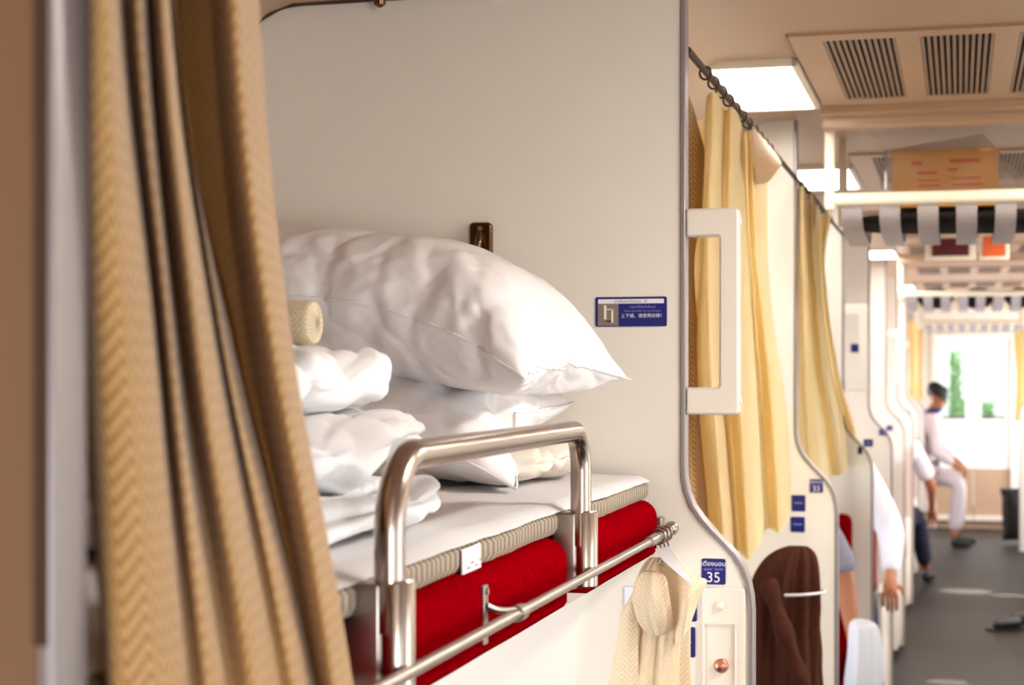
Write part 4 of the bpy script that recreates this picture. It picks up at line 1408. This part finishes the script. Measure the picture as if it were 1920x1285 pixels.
def person(lab, P, look, shirt, trousers, group=None, scarf=False, short=True, hairm='hair'):
    """P: joint name -> world position (pelvis, chest, neck, head, shoulder_l/r, elbow, wrist, hip, knee, ankle)"""
    base = Vector((P['pelvis'][0], P['pelvis'][1], 0))
    t = thing('person', lab, 'person', tuple(base), group)
    V = {k: Vector(v) - base for k, v in P.items()}
    look = Vector(look).normalized()
    up = Vector((0, 0, 1))
    sidev = look.cross(up).normalized()
    hd = V['head']
    J = {'pelvis': (V['pelvis'], (0.125, 0.10)), 'belly': ((V['pelvis'] + V['chest']) / 2, (0.12, 0.095)), 'chest': (V['chest'], (0.135, 0.10)),
         'neck': (V['neck'], 0.052), 'jaw': (hd + look * 0.012 - up * 0.07, (0.055, 0.06)), 'skull': (hd + up * 0.02, (0.075, 0.085)), 'crown': (hd + up * 0.085, (0.05, 0.055))}
    B = [('pelvis', 'belly'), ('belly', 'chest'), ('chest', 'neck'), ('neck', 'jaw'), ('jaw', 'skull'), ('skull', 'crown')]
    for s in 'lr':
        sh, el, wr = V['shoulder_' + s], V['elbow_' + s], V['wrist_' + s]
        hp, kn, an = V['hip_' + s], V['knee_' + s], V['ankle_' + s]
        J['shoulder_' + s] = (sh, 0.058)
        J['elbow_' + s] = (el, 0.042)
        J['wrist_' + s] = (wr, (0.03, 0.022))
        dr = (wr - el).normalized()
        sd = dr.cross(up)
        sd = sd.normalized() if sd.length > 0.1 else Vector((1, 0, 0))
        nrm = sd.cross(dr)
        J['palm_' + s] = (wr + dr * 0.05, (0.04, 0.02))
        B += [('chest', 'shoulder_' + s), ('shoulder_' + s, 'elbow_' + s), ('elbow_' + s, 'wrist_' + s), ('wrist_' + s, 'palm_' + s)]
        for f, (o_, ln) in enumerate(((-0.030, 0.075), (-0.010, 0.085), (0.010, 0.080), (0.030, 0.06))):
            k1 = wr + dr * 0.09 + sd * o_
            k2 = k1 + (dr * 0.8 - nrm * 0.5).normalized() * ln * 0.5
            k3 = k2 + (dr * 0.4 - nrm * 0.9).normalized() * ln * 0.5
            for q, (pp, rr) in enumerate(((k1, 0.010), (k2, 0.009), (k3, 0.007))):
                J['f%d%d%s' % (f, q, s)] = (pp, rr)
            B += [('palm_' + s, 'f%d0%s' % (f, s)), ('f%d0%s' % (f, s), 'f%d1%s' % (f, s)), ('f%d1%s' % (f, s), 'f%d2%s' % (f, s))]
        th1 = wr + dr * 0.035 - sd * 0.045 - nrm * 0.01
        th2 = th1 + (dr * 0.8 - sd * 0.3 - nrm * 0.3).normalized() * 0.045
        J['t0' + s], J['t1' + s] = (th1, 0.011), (th2, 0.008)
        B += [('palm_' + s, 't0' + s), ('t0' + s, 't1' + s)]
        J['hip_' + s] = (hp, 0.085)
        J['knee_' + s] = (kn, 0.058)
        J['calf_' + s] = (kn.lerp(an, 0.35), 0.052)
        J['ankle_' + s] = (an, 0.038)
        B += [('pelvis', 'hip_' + s), ('hip_' + s, 'knee_' + s), ('knee_' + s, 'calf_' + s), ('calf_' + s, 'ankle_' + s)]
    skin_mesh('body', J, B, M['skin'], t)
    # face features
    mb = MB()
    mb.tube([hd + look * 0.078 + up * 0.015, hd + look * 0.100 - up * 0.022, hd + look * 0.082 - up * 0.03], [0.009, 0.013, 0.010], 8)
    for s in (-1, 1):
        mb.tube([hd + sidev * s * 0.074 + up * 0.02, hd + sidev * s * 0.082 - look * 0.008, hd + sidev * s * 0.072 - up * 0.03], [0.008, 0.014, 0.006], 8)
    mb.build('nose_and_ears', M['skin'], t, smooth=180)
    ey = MB()
    for s in (-1, 1):
        ey.lathe([(0.001, -0.006), (0.008, -0.003), (0.009, 0), (0.008, 0.003), (0.001, 0.006)], hd + look * 0.078 + sidev * s * 0.03 + up * 0.012, 'Z', 8)
    ey.build('eyes', M['hair'], t, smooth=180)
    MB().tube([hd + look * 0.078 - up * 0.058 - sidev * 0.02, hd + look * 0.084 - up * 0.058, hd + look * 0.078 - up * 0.058 + sidev * 0.02], 0.005, 6).build('mouth', M['cardred'], t, smooth=180)
    # hair: cap over the back and top of the skull
    n1, n2 = 20, 12
    vs, fs = [], []
    for i in range(n2 + 1):
        for k in range(n1):
            a = 2 * pi * k / n1
            e = pi * (0.62 * i / n2)
            dv = look * cos(a) * sin(e) + sidev * sin(a) * sin(e) + up * cos(e)
            f = dv.dot(look)
            cut = 0.0
            if f > 0.35 and dv.z < 0.72:
                dv2 = dv - look * (f - 0.35)
                dv = dv2.normalized() * 0.97
            r_ = 0.112 + 0.006 * noise.noise(dv * 6)
            p = hd + up * 0.035 + Vector((dv.x * r_ * 0.9, dv.y * r_ * 0.95, dv.z * r_ * 0.95))
            vs.append(p)
    fs = [(i * n1 + k, i * n1 + (k + 1) % n1, (i + 1) * n1 + (k + 1) % n1, (i + 1) * n1 + k) for i in range(n2) for k in range(n1)]
    MB().add(vs, fs).build('hair', M[hairm], t, smooth=180)
    # clothes: slightly fuller surfaces over the same skeleton
    J2 = {'pelvis': (V['pelvis'] + up * 0.02, (0.15, 0.125)), 'belly': (J['belly'][0], (0.145, 0.12)), 'chest': (V['chest'], (0.155, 0.12)), 'collar': (V['neck'] - (V['neck'] - V['chest']).normalized() * 0.035, 0.068)}
    B2_ = [('pelvis', 'belly'), ('belly', 'chest'), ('chest', 'collar')]
    for s in 'lr':
        sh, el, wr = V['shoulder_' + s], V['elbow_' + s], V['wrist_' + s]
        J2['s' + s] = (sh, 0.08)
        J2['m' + s] = (sh.lerp(el, 0.5), 0.074)
        J2['e' + s] = (sh.lerp(el, 0.86) if short else el, 0.072 if short else 0.066)
        B2_ += [('chest', 's' + s), ('s' + s, 'm' + s), ('m' + s, 'e' + s)]
        if not short:
            J2['w' + s] = (el.lerp(wr, 0.92), 0.04)
            B2_.append(('e' + s, 'w' + s))
    skin_mesh('shirt', J2, B2_, M[shirt], t)
    J3 = {'pelvis': (V['pelvis'] - up * 0.02, (0.145, 0.12))}
    B3_ = []
    for s in 'lr':
        J3['h' + s] = (V['hip_' + s], 0.105)
        J3['k' + s] = (V['knee_' + s], 0.078)
        J3['a' + s] = (V['knee_' + s].lerp(V['ankle_' + s], 0.9), 0.06)
        B3_ += [('pelvis', 'h' + s), ('h' + s, 'k' + s), ('k' + s, 'a' + s)]
    skin_mesh('trousers', J3, B3_, M[trousers], t)
    for s in 'lr':
        an = V['ankle_' + s]
        fw = Vector((V['knee_' + s].x - V['hip_' + s].x, V['knee_' + s].y - V['hip_' + s].y, 0)).normalized()
        z0 = -an.z
        skin_mesh('shoe', {'heel': (an - fw * 0.03 + up * (z0 + 0.045), 0.042), 'mid': (an + fw * 0.08 + up * (z0 + 0.04), (0.045, 0.036)), 'toe': (an + fw * 0.17 + up * (z0 + 0.034), (0.040, 0.028))}, [('heel', 'mid'), ('mid', 'toe')], M['shoe'], t)
    if scarf:
        nk = V['neck']
        MB().tube([nk + Vector((0.066 * cos(a), 0.066 * sin(a), 0.012 * cos(a) - 0.01)) for a in [2 * pi * q / 16 for q in range(17)]], 0.022, 8).build('scarf', M['scarf'], t, smooth=180)
    return t


# man perched on the armrest near the doors, facing across the aisle
lean = dict(pelvis=(-0.36, 16.3, 0.70), chest=(-0.29, 16.28, 1.06), neck=(-0.245, 16.27, 1.26), head=(-0.20, 16.27, 1.375),
            shoulder_l=(-0.27, 16.46, 1.17), shoulder_r=(-0.27, 16.10, 1.17), elbow_l=(-0.20, 16.48, 0.90), elbow_r=(-0.22, 16.06, 0.88),
            wrist_l=(-0.03, 16.40, 0.78), wrist_r=(-0.04, 16.12, 0.76), hip_l=(-0.33, 16.39, 0.68), hip_r=(-0.33, 16.21, 0.68),
            knee_l=(0.0, 16.43, 0.60), knee_r=(0.0, 16.17, 0.60), ankle_l=(-0.02, 16.44, 0.09), ankle_r=(-0.06, 16.15, 0.09))
person('man in a pale shirt and blue scarf perched at the aisle by the doors', lean, (0.75, 0.45, -0.35), 'pinkshirt', 'trouser', None, True, False)


def sitter(dx, dy, f=1, dz=0.0):
    q = dict(pelvis=(-0.50, 0.0, 0.58), chest=(-0.47, -0.02, 0.94), neck=(-0.475, 0.0, 1.14), head=(-0.50, 0.03, 1.27),
             shoulder_l=(-0.65, 0.0, 1.05), shoulder_r=(-0.31, 0.0, 1.05), elbow_l=(-0.70, 0.10, 0.78), elbow_r=(-0.19, 0.06, 0.78),
             wrist_l=(-0.60, 0.32, 0.66), wrist_r=(-0.19, 0.24, 0.60), hip_l=(-0.59, 0.03, 0.55), hip_r=(-0.41, 0.03, 0.55),
             knee_l=(-0.56, 0.45, 0.53), knee_r=(-0.31, 0.46, 0.53), ankle_l=(-0.54, 0.62, 0.09), ankle_r=(-0.24, 0.72, 0.09))
    return {n_: (v[0] + dx, v[1] * f + dy, v[2] + (dz if 'ankle' not in n_ else 0)) for n_, v in q.items()}


person('seated person in a white shirt with elbow out in the aisle, behind the third partition', sitter(-0.11, 8.05, -1, 0.08), (-0.2, -1, -0.1), 'shirt', 'navy', None, False, False)
person('seated person in a white shirt further down the aisle, before the leaning man', sitter(-0.01, 12.7), (0.1, 1, -0.1), 'shirt', 'navy')
# passenger in the third bay reaching towards a white bag
D = dict(pelvis=(-0.66, 6.12, 0.60), chest=(-0.64, 6.08, 0.93), neck=(-0.63, 6.04, 1.12), head=(-0.62, 6.0, 1.25),
         shoulder_l=(-0.46, 6.06, 1.04), shoulder_r=(-0.82, 6.08, 1.04), elbow_l=(-0.385, 6.02, 0.86), elbow_r=(-0.86, 5.98, 0.78),
         wrist_l=(-0.345, 5.86, 0.70), wrist_r=(-0.74, 5.76, 0.68), hip_l=(-0.57, 6.08, 0.55), hip_r=(-0.75, 6.08, 0.55),
         knee_l=(-0.55, 5.66, 0.53), knee_r=(-0.77, 5.66, 0.53), ankle_l=(-0.55, 5.60, 0.09), ankle_r=(-0.77, 5.60, 0.09))
person('seated person in a grey shirt with forearm reaching past the second partition', D, (0.2, -1, -0.1), 'greyshirt', 'navy')
a_ = at(1622, 1168, Y=5.75)
o = bundle([(a_.z + 0.01, a_.x - 0.02, 5.74, 0.02, 0.03), (a_.z - 0.01, a_.x - 0.005, 5.74, 0.045, 0.06), (a_.z - 0.10, a_.x, 5.74, 0.055, 0.08), (a_.z - 0.2, a_.x - 0.005, 5.74, 0.06, 0.09), (a_.z - 0.30, a_.x - 0.01, 5.74, 0.04, 0.07), (a_.z - 0.32, a_.x - 0.01, 5.74, 0.01, 0.02)], 6, 0.06, 2, 64, 5).build('carrier_bag', M['bag'], smooth=60, loc=tuple(a_))
tag(o, 'white plastic carrier bag held at the aisle by the second partition', 'bag')
# things on the floor at the far side of the aisle
a_ = at(1893, 1000, Y=16.6)
o, _, _ = cushion('backpack', M['black'], 0.24, 0.5, 8, 0, 0.22, place((a_.x + 0.03, 16.6, 0.285), 20, 84, 0), 20, 24, 18)
o.data = o.data
t_ = tag(o, 'black backpack standing on the floor near the end doors', 'bag')
MB().tube(spline([(0.0, -0.10, 0.2), (0.0, -0.16, 0.1), (0.0, -0.15, -0.1), (0.0, -0.1, -0.2)], 5), 0.012, 8).build('strap', M['black'], o, smooth=60)
for i, (px, Yv) in enumerate(((1890, 11.05), (1922, 11.4))):
    p = at(px, 1140, Y=Yv)
    b0 = Vector((p.x, Yv, 0))
    t = thing('shoe', ['black shoe on the aisle floor, closer to the middle', 'black shoe on the aisle floor, closer to the far seats'][i], 'shoe', (p.x, Yv, 0), 'pair of black shoes in the aisle')
    skin_mesh('upper', {'heel': (Vector((0.08, 0.06, 0.048)), 0.044), 'mid': (Vector((0, 0, 0.045)), (0.046, 0.04)), 'toe': (Vector((-0.09, -0.05, 0.036)), (0.042, 0.03))}, [('heel', 'mid'), ('mid', 'toe')], M['shoe'], t)
    MB().box(-0.14, 0.12, -0.038, 0.038, 0.0, 0.014, 0.005, Matrix.Rotation(R(30), 4, 'Z')).build('sole', M['black'], t)
